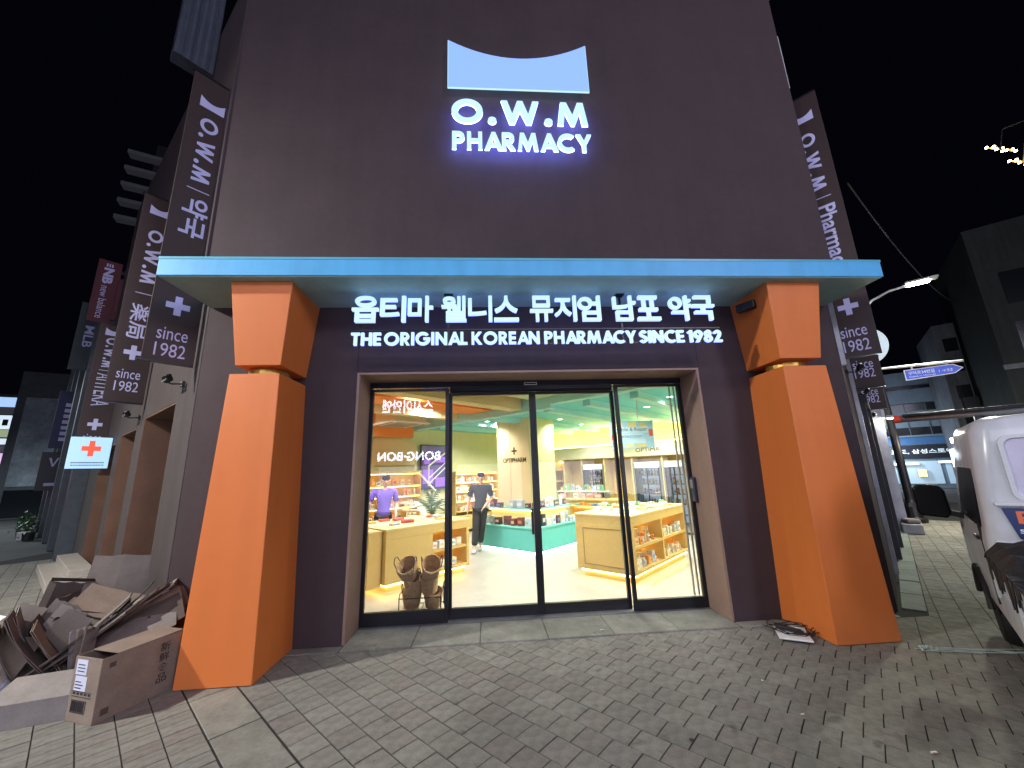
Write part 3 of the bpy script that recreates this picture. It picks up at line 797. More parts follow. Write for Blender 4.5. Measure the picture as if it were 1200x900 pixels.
def shelf_row(O, ang, x0, x1, z, place, group, sizes=((.05, .11), (.08, .16)), cols=(0, 0, 0, 1, 1, 7, 4, 8), kinds=('box', 'box', 'bottle'), gap=.02, dmax=.10, fill=.9):
    """a row of packs along local x from O turned by ang; every pack its own object with its own place in the row"""
    M_ = Matrix.Translation(O) @ Matrix.Rotation(ang, 4, 'Z'); x = x0; k = 0
    while x < x1-.04:
        wd = rng.uniform(*sizes[0]); h = rng.uniform(*sizes[1])
        if x+wd > x1: break
        if rng.random() < fill:
            kind = rng.choice(kinds); ci = rng.choice(cols); d_ = min(dmax, wd*rng.uniform(.7, 1.2))
            if kind != 'box': d_ = wd = min(wd, .07)
            p = M_ @ V((x+wd/2, rng.uniform(-.015, .015), z))
            product(kind, ci, p, (wd*.94, d_, h), ang+rng.uniform(-.12, .12), short('%s %s %s from left on %s' % (PN[ci], {'box': 'pack', 'bottle': 'bottle', 'can': 'jar'}[kind], ORD[min(k, 19)], place)), group)
            k += 1
        x += wd+rng.uniform(.3, 1)*gap

# island counter on the right
def island(name, label, a0, b0, la, lb, h, solid=False, panel_b=False, cols=2):
    t_ = thing(name, label, 'counter', S(a0, b0), AN)
    base = .12; s_ = .05
    cb = MB()
    cb.box(0, la, 0, lb, base, base+s_); cb.box(0, la, 0, lb, h-.16, h-.03)
    cb.box(0, s_*1.6, 0, lb, base+s_, h-.16); cb.box(la-s_*1.2, la, 0, lb, base+s_, h-.16)
    cb.box(s_*1.6, la-s_*1.2, lb*.45, lb, base+s_, h-.16)
    cb.build('cabinet', YELLOW, t_, bevel=.004)
    MB().box(-.012, la+.012, -.012, lb+.012, h-.03, h).build('worktop', YPALE, t_, bevel=.004)
    MB().box(.08, la-.08, .08, lb-.08, .0, base).build('plinth', YPALE, t_)
    q = MB(); q.box(.05, la-.05, .045, .055, .085, .105); q.box(.045, .055, .05, lb-.05, .085, .105); q.box(.05, la-.05, lb-.055, lb-.045, .085, .105)
    q.build('plinth_light', YGLOW, t_)
    zs = (base+s_, (base+h-.16)/2+.02)
    MB().box(s_*1.6, la-s_*1.2, .012, lb*.45, zs[1]-.02, zs[1]+.02).build('shelf', YELLOW, t_)
    for i in range(1, cols):
        x = la*i/cols; MB().box(x-.022, x+.022, .008, lb*.45, base+s_, h-.16).build('divider', YELLOW, t_)
    q = MB()
    for z in (zs[1]-.03, h-.17): q.box(s_*1.8, la-s_*1.5, lb*.44-.03, lb*.44, z-.012, z)
    q.build('shelf_light', YGLOW, t_)
    if solid: MB().box(s_*1.6, la*.52, .006, .03, base+s_, h-.16).build('front_board', YELLOW, t_)
    if panel_b:
        q = MB(); y0, y1, z0, z1 = .14, lb-.14, base+.08, h-.22
        for a_, b_, c_, d_ in ((y0, y1, z1-.012, z1), (y0, y1, z0, z0+.012), (y0, y0+.012, z0, z1), (y1-.012, y1, z0, z1)): q.box(-.006, -.0005, a_, b_, c_, d_)
        q.build('panel_moulding', mat('yellow_groove', (.30, .20, .07), .5, vary=.03), t_)
    return zs
zs = island('display_counter', 'yellow island counter with four lit shelf bays right of the doors', 2.45, -.26, 2.33, 1.02, .985, panel_b=True)
for lvl, z, nm in ((0, zs[0], 'lower'), (1, zs[1]+.02, 'upper')):
    for bay in (0, 1):
        for row in (0, 1):
            shelf_row(S(2.45+.12+1.13*bay, -.26+.10+.14*row), AN, 0, .95, z+.001, 'the %s %s shelf of the right island%s' % (nm, ('near', 'far')[bay], (', front row', ', back row')[row]), 'packs on the shelves of the right island counter',
                sizes=((.06, .12), (.08, .19)), cols=(0, 0, 0, 1, 1, 0, 7, 4))
def ORD_(i): return ORD[i] if i < 20 else 'twenty '+ORD[i-20]
for i in range(26):
    a, b = 2.45+.1+2.15*i/26, -.26+rng.uniform(.1, .9); ci = rng.choice((0, 0, 0, 0, 0, 1, 5, 4, 7))
    fl_ = rng.random() < .6
    product('box', ci, S(a, b, .986+.0005*i), (rng.uniform(.10, .2), rng.uniform(.08, .14), rng.uniform(.008, .02) if fl_ else rng.uniform(.03, .07)), AN+rng.uniform(-.4, .4),
        '%s %s lying %s from the doors on the right island worktop' % (PN[ci], 'leaflet' if fl_ else 'small pack', ORD_(i)), 'leaflets and flat packs on the right island counter', 'leaflet')
zs = island('display_counter', 'yellow island counter with lit shelves behind the wicker baskets', -.10, 2.47, 1.66, 1.25, .91, solid=True, cols=2)
for lvl, z in ((0, zs[0]), (1, zs[1]+.02)):
    shelf_row(S(-.10+.92, 2.47+.12), AN, 0, .62, z+.001, 'the %s right shelf of the left island counter' % ('lower', 'upper')[lvl], 'packs on the shelves of the left island counter', cols=(0, 0, 0, 1, 1), sizes=((.09, .13), (.10, .15)), kinds=('box',))
    shelf_row(S(-.02, 2.47+.12), AN, 0, .6, z+.001, 'the %s left shelf of the left island counter' % ('lower', 'upper')[lvl], 'packs on the shelves of the left island counter', cols=(0, 0, 0, 1, 1), sizes=((.09, .13), (.10, .15)), kinds=('box',))
for i in range(14):
    a, b = -.05+.1+1.4*i/14, 2.5+rng.uniform(.1, 1.1); ci = rng.choice((0, 1, 1, 7, 2, 4))
    product('box', ci, S(a, b, .911+.0004*i), (rng.uniform(.10, .22), rng.uniform(.08, .16), rng.uniform(.008, .05)), AN+rng.uniform(-.4, .4),
        '%s flat pack lying %s from the baskets on the left island worktop' % (PN[ci], ORD_(i)), 'flat packs on the left island counter', 'pack')
# left counter: open end shelves facing left of the baskets
e_ = thing('shelf_unit', 'open yellow end shelves at the left end of the left island counter', 'shelf', S(-.34, 2.55), AN)
q = MB(); q.box(0, .22, 0, .03, .1, .88); q.box(0, .22, 1.1, 1.13, .1, .88); q.box(.20, .22, .03, 1.1, .1, .88); q.build('side_panel', YELLOW, e_)
for z in (.12, .47, .86): MB().box(0, .20, .03, 1.1, z, z+.03).build('shelf', YPALE, e_)
MB().box(.185, .198, .05, 1.08, .83, .85).build('shelf_light', YGLOW, e_)
for z in (.151, .501): shelf_row(S(-.24, 3.6), AN-pi/2, 0, .9, z, 'the %s end shelf of the left island' % ('lower' if z < .3 else 'upper'), 'packs on the end shelves of the left counter', cols=(0, 0, 1), sizes=((.10, .15), (.12, .17)), kinds=('box',))

# teal two tier display round the pillar
pa, pb = 3.24, 2.26
tt = thing('teal_display', 'two tier turquoise display built round the shop pillar', 'display stand', S(pa, pb), AN)
MB().box(0, 1.75, 0, 1.85, .05, .50).build('lower_plinth', TEAL, tt, bevel=.005)
MB().box(-.02, 1.77, -.02, 1.87, .50, .535).build('lower_top', mat('teal_top', (.16, .56, .48), .4, vary=.03), tt, bevel=.004)
MB().box(.06, 1.7, .06, 1.8, 0, .05).build('toe_kick', WHITEP, tt)
q = MB(); q.box(.03, 1.72, .022, .034, .015, .045); q.box(.022, .034, .03, 1.82, .015, .045); q.build('toe_light', WGLOW, tt)
MB().box(.36, 1.6, .36, 1.7, .535, .86).build('lit_core', mat('lit_cream', (.85, .75, .45), .6, vary=0), tt)
MB().box(.24, 1.7, .24, 1.75, .86, .89).build('upper_top', MATS['teal_top'], tt, bevel=.004)
q = MB(); q.box(.30, 1.65, .30, .312, .835, .858); q.box(.30, .312, .312, 1.7, .835, .858); q.build('under_light', YGLOW, tt)
pl_ = struct('shop_pillar', MB(MS).box(pa+.60, pa+1.58, pb+.60, pb+1.68, .892, 3.0), PEACH)
q = MB(MS); q.box(pa+.594, pa+.598, pb+1.23, pb+1.236, .9, 2.99); q.build('panel_joint', YELLOW, pl_)
q = MB(MS); q.box(pa+.604, pa+1.584, pb+.588, pb+.597, .9, 2.995); q.build('green_face', mat('lime_cream', (.66, .66, .33), .6, vary=.02), pl_)
so = thing('pillar_lettering', 'dark cross and OPTIPHARM lettering on the shop pillar', 'lettering', S(pa+.596, pb+.62), AN-pi/2)
GOLD = mat('dark_bronze', (.03, .02, .012), .5, .0, vary=0)
q = MB(); wordmesh(q, 'OPTIPHARM', -.86, -.10, 1.93, 2.045, 0, .018, .006); q.build('letter_strip', GOLD, so)
q = MB(); q.box(-.50, -.46, 0, .006, 2.12, 2.30); q.box(-.57, -.501, 0, .006, 2.19, 2.23); q.box(-.459, -.39, 0, .006, 2.19, 2.23); q.build('cross', GOLD, so)
for tier, z, off, nm in ((0, .536, .10, 'lower'), (1, .891, .34, 'upper')):
    cs = (6, 6, 6, 0) if True else 0
    shelf_row(S(pa+off+.03, pb+1.7), AN-pi/2, 0, 1.7-off, z, 'the %s tier of the teal display, left side' % nm, 'packs on the teal display', cols=(6, 6, 6, 7), sizes=((.11, .17), (.09, .20)), kinds=('box',), gap=.14, dmax=.12)
    shelf_row(S(pa+off, pb+off+.04), AN, .05, 1.7-off, z, 'the %s tier of the teal display, right side' % nm, 'packs on the teal display', cols=(0, 7, 10, 0, 6), sizes=((.10, .17), (.10, .26)), kinds=('box',), gap=.06, dmax=.08)

# back wall: cabinet run with header, cubbies and three fridges (seen from E1-negative side)
MW = Matrix.Translation(S(AB-.02, 0)) @ Matrix.Rotation(AN-pi/2, 4, 'Z')     # local x to the viewer's right (= -E2), -y toward the room
cab = thing('wall_cabinet', 'yellow wall cabinet with lit header, cubbies and fridge bays at the back right', 'cabinet', MW.to_translation(), AN-pi/2)
B0, B1 = -5.1, .95      # local x = -b
q = MB(); q.box(B0, B1+.9, -.50, -.0, 2.02, 2.40); q.build('header', mat('header_cream', (.86, .74, .58), .5, vary=.02), cab, bevel=.01)
MB().box(B0, B1+.9, -.47, -.05, 2.40, 2.43).build('header_light', YGLOW, cab)
q = MB()
VX = [-5.1, -4.75, -4.3, -3.62, -2.82, -1.93, -1.06, -.42]
for x in VX: q.box(x-.02, x+.02, -.45, -.005, .0, 2.02)
q.box(.2, .24, -.45, -.005, 0, 2.02); q.box(B1+.88, B1+.9, -.45, -.005, 0, 2.02)
q.build('upright', YPALE, cab)
MB().box(B0, B1+.9, -.02, -.004, 0, 2.02).build('back_panel', YELLOW, cab)
for x0, x1 in ((-5.08, -4.77), (-4.73, -4.32), (-.40, .20), (.24, 1.8)):
    for z in (.55, .95, 1.35, 1.70): MB().box(x0, x1, -.42, -.02, z, z+.03).build('shelf', YPALE, cab)
    MB().box(x0, x1, -.06, -.03, 1.95, 1.98).build('shelf_light', YGLOW, cab)
MB().box(-.02, 1.85, -.52, -.0, 0, .55).build('base_cupboard', YELLOW, cab, bevel=.004)
tp_ = MB().box(.29, .36, -.62, -.55, .0, 2.25).build('teal_post', TEALL, cab, bevel=.004)
q = MB(); wordmesh(q, 'OPTIMA', -1.75, -1.05, 2.14, 2.25, -.506, .0, .004); q.build('header_lettering', GOLD, cab)
for ci, (x0, x1, place) in enumerate(((-5.06, -4.79, 'far left cubbies'), (-4.71, -4.34, 'left cubbies'), (-.38, .18, 'right cubbies'), (.5, 1.5, 'far right shelves'))):
    for z, zn in ((.58, 'fourth'), (.98, 'third'), (1.38, 'second'), (1.73, 'top')):
        shelf_row(MW @ V((0, -.28, 0)), AN-pi/2, x0, x1, z+.002, 'the %s shelf of the %s of the back cabinet' % (zn, place), 'packs in the back cabinet', cols=((2, 2, 1, 9) if ci < 2 else (8, 2, 0, 0)), sizes=((.12, .22), (.12, .2)), kinds=('box', 'can'))
fr0 = None
FLAB = ('left drinks fridge, partly behind the back counter', 'middle drinks fridge with glass door under the header', 'right drinks fridge beside the pink packed cubbies')
for i, x in enumerate((-3.22, -2.0+.51, -.74-.0)):
    wd = (.76, .80, .60)[i]
    f = thing('drinks_fridge', 'tall grey glass door ' + FLAB[i], 'fridge', MW @ V((x, -.03, 0)), AN-pi/2, 'glass door drinks fridges along the back wall')
    q = MB(); h_ = wd/2; q.box(-h_, -h_+.05, -.44, 0, .05, 1.86); q.box(h_-.05, h_, -.44, 0, .05, 1.86); q.box(-h_+.05, h_-.05, -.44, 0, .05, .22); q.box(-h_+.05, h_-.05, -.04, 0, .22, 1.70)
    q.build('body', GREYMETAL, f, bevel=.004)
    MB().box(-h_+.05, h_-.05, -.445, 0, 1.70, 1.86).build('top_sign', mat('fridge_header', (.75, .75, .72), .5, vary=.02, emis=(.9, .9, .8), es=.35), f)
    MB().box(-h_+.06, h_-.06, -.05, -.042, .25, 1.68).build('back_light', mat('fridge_back_%d' % i, (.6, .68, .8), .5, vary=0, emis=(.6, .75, 1), es=.5), f)
    for z in (.45, .72, .98, 1.24, 1.48): MB().box(-h_+.055, h_-.055, -.38, -.06, z, z+.015).build('shelf', GREYMETAL, f)
    q = MB(); q.box(-h_+.05, -h_+.085, -.465, -.445, .22, 1.69); q.box(h_-.085, h_-.05, -.465, -.445, .22, 1.69); q.box(-.015, .015, -.465, -.445, .22, 1.69); q.build('door_frame', DARK, f)
    MB().box(-h_+.085, h_-.085, -.458, -.452, .22, 1.69).build('pane', FROST, f)
    for z, zn in ((.98, 'third'), (1.24, 'second'), (1.48, 'top'), (.72, 'fourth')):
        shelf_row(MW @ V((x, -.30, 0)), AN-pi/2, -h_+.08, h_-.08, z+.017, 'the %s shelf of the %s' % (zn, ('left fridge', 'middle fridge', 'right fridge')[i]), 'drinks in the fridges', cols=(0, 7, 3, 2, 4, 5, 9, 6), sizes=((.06, .075), (.12, .18)), kinds=('bottle', 'can'), gap=.03)
# back counter in front of the fridges
bc = thing('service_counter', 'yellow service counter with a raised shelf in front of the fridges', 'counter', S(6.05, 1.75), AN-pi/2)
MB().box(-2.1, .0, -.25, .35, 0, .90).build('front_panel', YPALE, bc, bevel=.004)
MB().box(-2.13, .03, -.28, .40, .90, .935).build('worktop', YELLOW, bc)
MB().box(-2.0, -.45, .05, .35, 1.10, 1.125).build('raised_shelf', WHITEP, bc)
q = MB()
for x in (-1.98, -1.2, -.47): q.box(x-.012, x+.012, .06, .34, .936, 1.10)
q.build('shelf_leg', GREYMETAL, bc)
MBc = Matrix.Translation(S(6.05, 1.75)) @ Matrix.Rotation(AN-pi/2, 4, 'Z')
shelf_row(MBc @ V((0, .12, 0)), AN-pi/2, -1.95, -.5, .937, 'the worktop of the service counter', 'packs on the service counter', cols=(8, 7, 0, 8), sizes=((.14, .24), (.12, .15)), kinds=('box',))
shelf_row(MBc @ V((0, .2, 0)), AN-pi/2, -1.95, -.5, 1.127, 'the raised shelf of the service counter', 'packs on the service counter', cols=(0, 4, 5, 0, 9, 7), sizes=((.05, .10), (.07, .2)), kinds=('bottle', 'box'))
# low orange-lit shelf left of the island
ls = thing('low_shelf', 'low yellow shelf with warm light between the teal display and the island counter', 'shelf', S(5.1, 1.35), AN-pi/2)
q = MB(); q.box(-1.3, 0, -.02, .3, 0, .10); q.box(-1.3, 0, .27, .3, .10, .80); q.box(-1.3, -1.27, -.02, .27, .10, .80); q.box(-.03, 0, -.02, .27, .10, .80); q.build('carcass', YELLOW, ls)
MB().box(-1.3, 0, -.02, .3, .80, .83).build('top', YPALE, ls); MB().box(-1.27, -.03, 0, .27, .44, .465).build('shelf', YPALE, ls); MB().box(-1.25, -.05, .25, .262, .77, .795).build('shelf_light', YGLOW, ls)
MLs = Matrix.Translation(S(5.1, 1.35)) @ Matrix.Rotation(AN-pi/2, 4, 'Z')
shelf_row(MLs @ V((0, .12, 0)), AN-pi/2, -1.2, -.05, .467, 'the low shelf', 'packs on the low shelf', cols=(3, 4, 0, 5), sizes=((.07, .13), (.10, .16)))
shelf_row(MLs @ V((0, .12, 0)), AN-pi/2, -1.2, -.05, .832, 'the top of the low shelf', 'packs on the low shelf', cols=(0, 0, 3, 4, 5), sizes=((.07, .13), (.04, .12)))

# left wall: lit shelving
def wall_shelf(label, a0, a1, tops, place, dens=.9, cols=(0, 0, 1, 8, 4, 7), zz=(.62, .92, 1.20, 1.46)):
    t_ = thing('wall_shelf', label, 'shelf', S(a0, BB-.01), AN)
    L_ = a1-a0
    MB().box(0, L_, -.02, -.002, .1, tops).build('back_panel', YPALE, t_)
    q = MB()
    for x in (0, L_/2-.015, L_-.03): q.box(x, x+.03, -.34, -.02, 0, tops)
    q.build('upright', YELLOW, t_)
    MB().box(0, L_, -.36, -.0, tops, tops+.05).build('top', YPALE, t_)
    MB().box(0, L_, -.36, -.02, .1, .5).build('drawer_front', YELLOW, t_, bevel=.004)
    for i, z in enumerate(zz):
        for h in (0, 1):
            MB().box(.03+h*L_/2, L_/2-.015+h*L_/2, -.33, -.02, z-.025, z).build('shelf', YPALE, t_)
        shelf_row(S(a0+.05, BB-.24), AN, 0, L_-.12, z+.002, 'the %s shelf of %s' % (('bottom', 'third', 'second', 'top')[i], place), 'packs on ' + place, cols=cols, fill=dens, sizes=((.07, .13), (.10, .19)))
    q = MB()
    for z in zz[1:]+(tops,): q.box(.03, L_-.03, -.30, -.285, z-.037, z-.026)
    q.build('shelf_light', YGLOW, t_)
wall_shelf('warm lit wall shelving behind the violet-tinted person', .9, 2.95, 1.78, 'the left wall shelving', .8)
wall_shelf('lit wall shelving behind the walking person in dark grey', 4.15, 5.95, 1.72, 'the shelving behind the walking person', .9, cols=(0, 0, 0, 7, 4, 1))
q = thing('wall_mural', 'cream picture board with a curved top above the left shelving', 'panel', S(1.2, BB-.03), AN)
put(MB(), poly2d([[(0, 0), (1.75, 0), (1.75, .62)] + [(1.75-1.75*i/12, .62+.18*math.sin(pi*i/12)*.5+.0*i) for i in range(1, 13)]]), -.02, .02).build('board', PEACH, q).location = (0, 0, 1.98)
# dark screen with violet light, stair and palm
vs_ = thing('video_screen', 'dark blue and violet wall screen beside the stair', 'screen', S(3.1, BB-.05), AN)
MB().box(0, .95, -.05, 0, 1.30, 2.55).build('frame', DARK, vs_, bevel=.01)
sm = mat('screen_violet', (.05, .04, .15), .2, vary=0, emis=(.05, .03, .22), es=.3)
MB().box(.03, .92, -.056, -.05, 1.33, 2.52).build('display', sm, vs_)
q = MB()
for i, (x0, x1, z0, z1) in enumerate(((.06, .42, 1.45, 1.85), (.50, .88, 1.36, 1.62), (.10, .30, 2.0, 2.12), (.45, .85, 2.05, 2.2))): q.box(x0, x1, -.059, -.0565, z0, z1)
q.build('lit_picture', mat('screen_purple', (.2, .1, .5), .3, vary=0, emis=(.30, .10, .8), es=.5), vs_)
stx = thing('staircase', 'white railed staircase in front of the violet screen', 'staircase', S(2.1, 5.25), AN)
RAILM = mat('white_rail', (.85, .85, .82), .35, vary=.02)
q = MB(); q.tube([(.30, 0, 1.72), (1.10, 0, .98), (1.10, 0, .05)], .025, 8); q.tube([(.55, 0, 1.28), (1.02, 0, .80)], .02, 8); q.tube([(.45, 0, 1.05), (.95, 0, .58)], .02, 8); q.build('handrail', RAILM, stx)
q = MB(); q.tube([(.66, .15, 1.42), (.66, .15, 1.93), (1.25, .15, 2.30)], .022, 8); q.tube([(.68, .15, 1.62), (1.25, .15, 2.05)], .014, 8); q.tube([(.68, .15, 1.48), (1.25, .15, 1.92)], .014, 8); q.build('upper_rail', RAILM, stx)
for i in range(6): MB().box(.20+.13*i, .36+.13*i, .05, .85, 1.02-.17*i-.03, 1.02-.17*i).build('tread', RAILM, stx)
q = MB(); q.loft([[(x, y, z) for x, z in ((.16, 1.02), (1.05, .0), (1.20, .0), (.30, 1.08), (.16, 1.08))] for y in (.03, .05)]); q.build('stringer', RAILM, stx)
pm = thing('potted_palm', 'dark green potted palm between the left counter and the stair', 'plant', S(2.25, 4.55), AN)
MB().lathe([(0, 0), (.16, 0), (.21, .42), (.18, .42), (.17, .38), (0, .38)], 16).build('pot', WHITEP, pm)
MB().tube([(0, 0, .36), (.01, .01, .8), (0, .02, 1.05)], [.03, .025, .018], 7).build('trunk', CARD[2], pm)
lf = None
for i in range(26):
    a_ = i*2.4; el = rng.uniform(.15, 1.25); L_ = rng.uniform(.38, .62); z0 = rng.uniform(.72, 1.08)
    q = MB(); mid = [V((0, 0, z0)) + V((cos(a_)*cos(el)*L_*t, sin(a_)*cos(el)*L_*t, sin(el)*L_*t - .30*L_*t*t)) for t in (0, .25, .5, .75, 1)]
    q.tube(mid, [.006, .005, .004, .003, .001], 4)
    for k in range(1, 9):
        t = k/8.5; c_ = V((0, 0, z0)) + V((cos(a_)*cos(el)*L_*t, sin(a_)*cos(el)*L_*t, sin(el)*L_*t - .30*L_*t*t))
        for sgn in (-1, 1):
            d_ = V((-sin(a_)*sgn, cos(a_)*sgn, -.15)) + V((cos(a_), sin(a_), .2))*.7
            e = c_ + d_.normalized()*(.13*(1-.5*t)); wv = V((0, 0, .012))
            q.add([c_-wv, c_+wv, e], [(0, 1, 2)])
    q.build('palm_frond', LEAF, pm)
# hanging poster
ps = thing('hanging_poster', 'colourful hanging sign board with lettered Beautiful & Repair Collection Repair Selection lettering', 'sign', (2.42, 2.25, 0), R(-6))
MB().box(-.42, .34, 0, .03, 2.05, 2.54).build('board', mat('poster_blue', (.30, .50, .66), .5, vary=.03), ps)
q = MB(); q.box(-.39, -.20, -.003, -.0005, 2.08, 2.51); q.box(-.10, .05, -.003, -.0005, 2.40, 2.52); q.box(.02, .2, -.003, -.0005, 2.07, 2.20); q.box(.10, .24, -.003, -.0005, 2.38, 2.50); q.box(-.15, -.02, -.003, -.0005, 2.08, 2.17); q.build('yellow_patch', mat('poster_yellow', (.62, .55, .22), .5, vary=.05), ps)
q = MB(); q.box(-.36, .26, -.005, -.0032, 2.32, 2.43); q.box(-.30, .16, -.005, -.0032, 2.22, 2.31); q.box(-.28, .20, -.005, -.0032, 2.13, 2.21); q.build('title_band', mat('poster_pale', (.42, .62, .78), .5, vary=.03), ps)
q = MB(); wordmesh(q, 'Mobile & Repair', -.34, .24, 2.335, 2.42, -.0055, .0); wordmesh(q, 'Selection', -.28, .14, 2.235, 2.30, -.0055, 0); q.build('lettering', INK, ps)
q = MB(); q.box(-.41, -.36, -.003, -.0005, 2.20, 2.30); q.box(.27, .33, -.003, -.0005, 2.26, 2.38); q.build('red_mark', RED, ps)
MB().box(.34, .36, -.005, .035, 2.04, 2.55).build('edge', WHITEP, ps)
q = MB(); q.tube([(.10, .015, 2.54), (.10, .015, 3.11)], .012, 6); q.build('hanger', WHITEP, ps)

# wicker basket stacks on a wire rack
rk = thing('basket_rack', 'black wire rack holding two stacks of wicker baskets inside the left door pane', 'rack', (-1.12, .98, 0))
q = MB()
for x in (-.26, .26):
    q.tube([(x, -.18, .008), (x, -.18, .20), (x, -.14, .235), (x, .14, .235), (x, .18, .20), (x, .18, .008)], .008, 6)
for y in (-.18, .18):
    q.tube([(-.26, y, .19), (.26, y, .19)], .007, 6); q.tube([(-.26, y, .03), (.26, y, .03)], .007, 6)
for x in (-.13, 0, .13): q.tube([(x, -.18, .03), (x, .18, .03)], .005, 6)
q.build('wire_frame', BLACKMETAL, rk)
bk0 = None
BL = {0: 'left', 1: 'right'}
for s_ in (0, 1):
    for k in range(3):
        z = .04+.195*k; x = -1.25+.25*s_+(.0, .028, -.022)[(k+s_) % 3]; y = .97-.03*k
        lab = 'wicker basket, %s from the floor in the %s stack' % (ORD[k], BL[s_])
        tilt = (.62 if k == 2 else .16+.12*k)
        if bk0 is None:
            bk0 = thing('wicker_basket', lab, 'basket', (x, y, z), .1, 'wicker baskets stacked on the rack')
            b_ = MB(); n = 20; rings = []
            for r, zz in ((.075, 0), (.095, .02), (.112, .13), (.122, .20), (.112, .20), (.10, .13), (.085, .03), (.0, .025)):
                rings.append([(r*cos(2*pi*i/n)*1.0, r*sin(2*pi*i/n)*1.25, zz) for i in range(n)])
            b_.loft(rings, cap=True); b_.build('bowl', WICKER, bk0)
            h_ = MB()
            for i in range(11):
                zz = .018*i+.01; rr = .092+.0019*zz*100*.9
                h_.tube([((rr+.004*(j % 2))*cos(2*pi*j/20), (rr+.004*(j % 2))*1.25*sin(2*pi*j/20), zz) for j in range(21)], .0055, 4)
            h_.build('weave', WICKER, bk0)
            for sgn in (-1, 1):
                q = MB(); q.tube([(sgn*.115, -.06, .19), (sgn*.13, -.055, .27), (sgn*.132, 0, .305), (sgn*.13, .055, .27), (sgn*.115, .06, .19)], .006, 6); q.build('handle', CARD[2], bk0)
        else:
            c = copy_tree(bk0, (x, y, z), rng.uniform(-.3, .3), lab); c.rotation_euler.x = tilt
# ================================================================ PEOPLE
def skin_mesh(name, pts, bones, m, parent, sub=2, root=0):
    me = bpy.data.meshes.new(name)
    names = list(pts); idx = {n: i for i, n in enumerate(names)}
    me.from_pydata([pts[n][0] for n in names], [(idx[a], idx[b]) for a, b in bones], [])
    o = bpy.data.objects.new(name, me); COL.objects.link(o)
    o.parent = parent
    me.materials.append(m)
    sk = o.modifiers.new('skin', 'SKIN'); sk.use_smooth_shade = True; sk.branch_smoothing = .4
    for i, n in enumerate(names):
        r = pts[n][1]; r = r if isinstance(r, tuple) else (r, r)
        me.skin_vertices[0].data[i].radius = r
        me.skin_vertices[0].data[i].use_root = (i == root)
    s = o.modifiers.new('subdivision', 'SUBSURF'); s.levels = sub; s.render_levels = sub
    return o
def chain(*n): return list(zip(n[:-1], n[1:]))
def head_mesh(parent, c, tilt, hairm):
    """head with face features; c = centre of the head, facing -y"""
    M = Matrix.Translation(c) @ Euler(tilt).to_matrix().to_4x4()
    def ell(name, c_, r, m, n=12, cut=None):
        vs = []; fs = []; N = n; K_ = n*2
        rings = []
        for i in range(N+1):
            th = pi*i/N
            rings.append([(c_[0]+r[0]*sin(th)*cos(2*pi*j/K_), c_[1]+r[1]*sin(th)*sin(2*pi*j/K_), c_[2]+r[2]*cos(th)) for j in range(K_)])
        mb = MB(M); mb.loft(rings, cap=False); return mb.build(name, m, parent, smooth=True)
    return ell
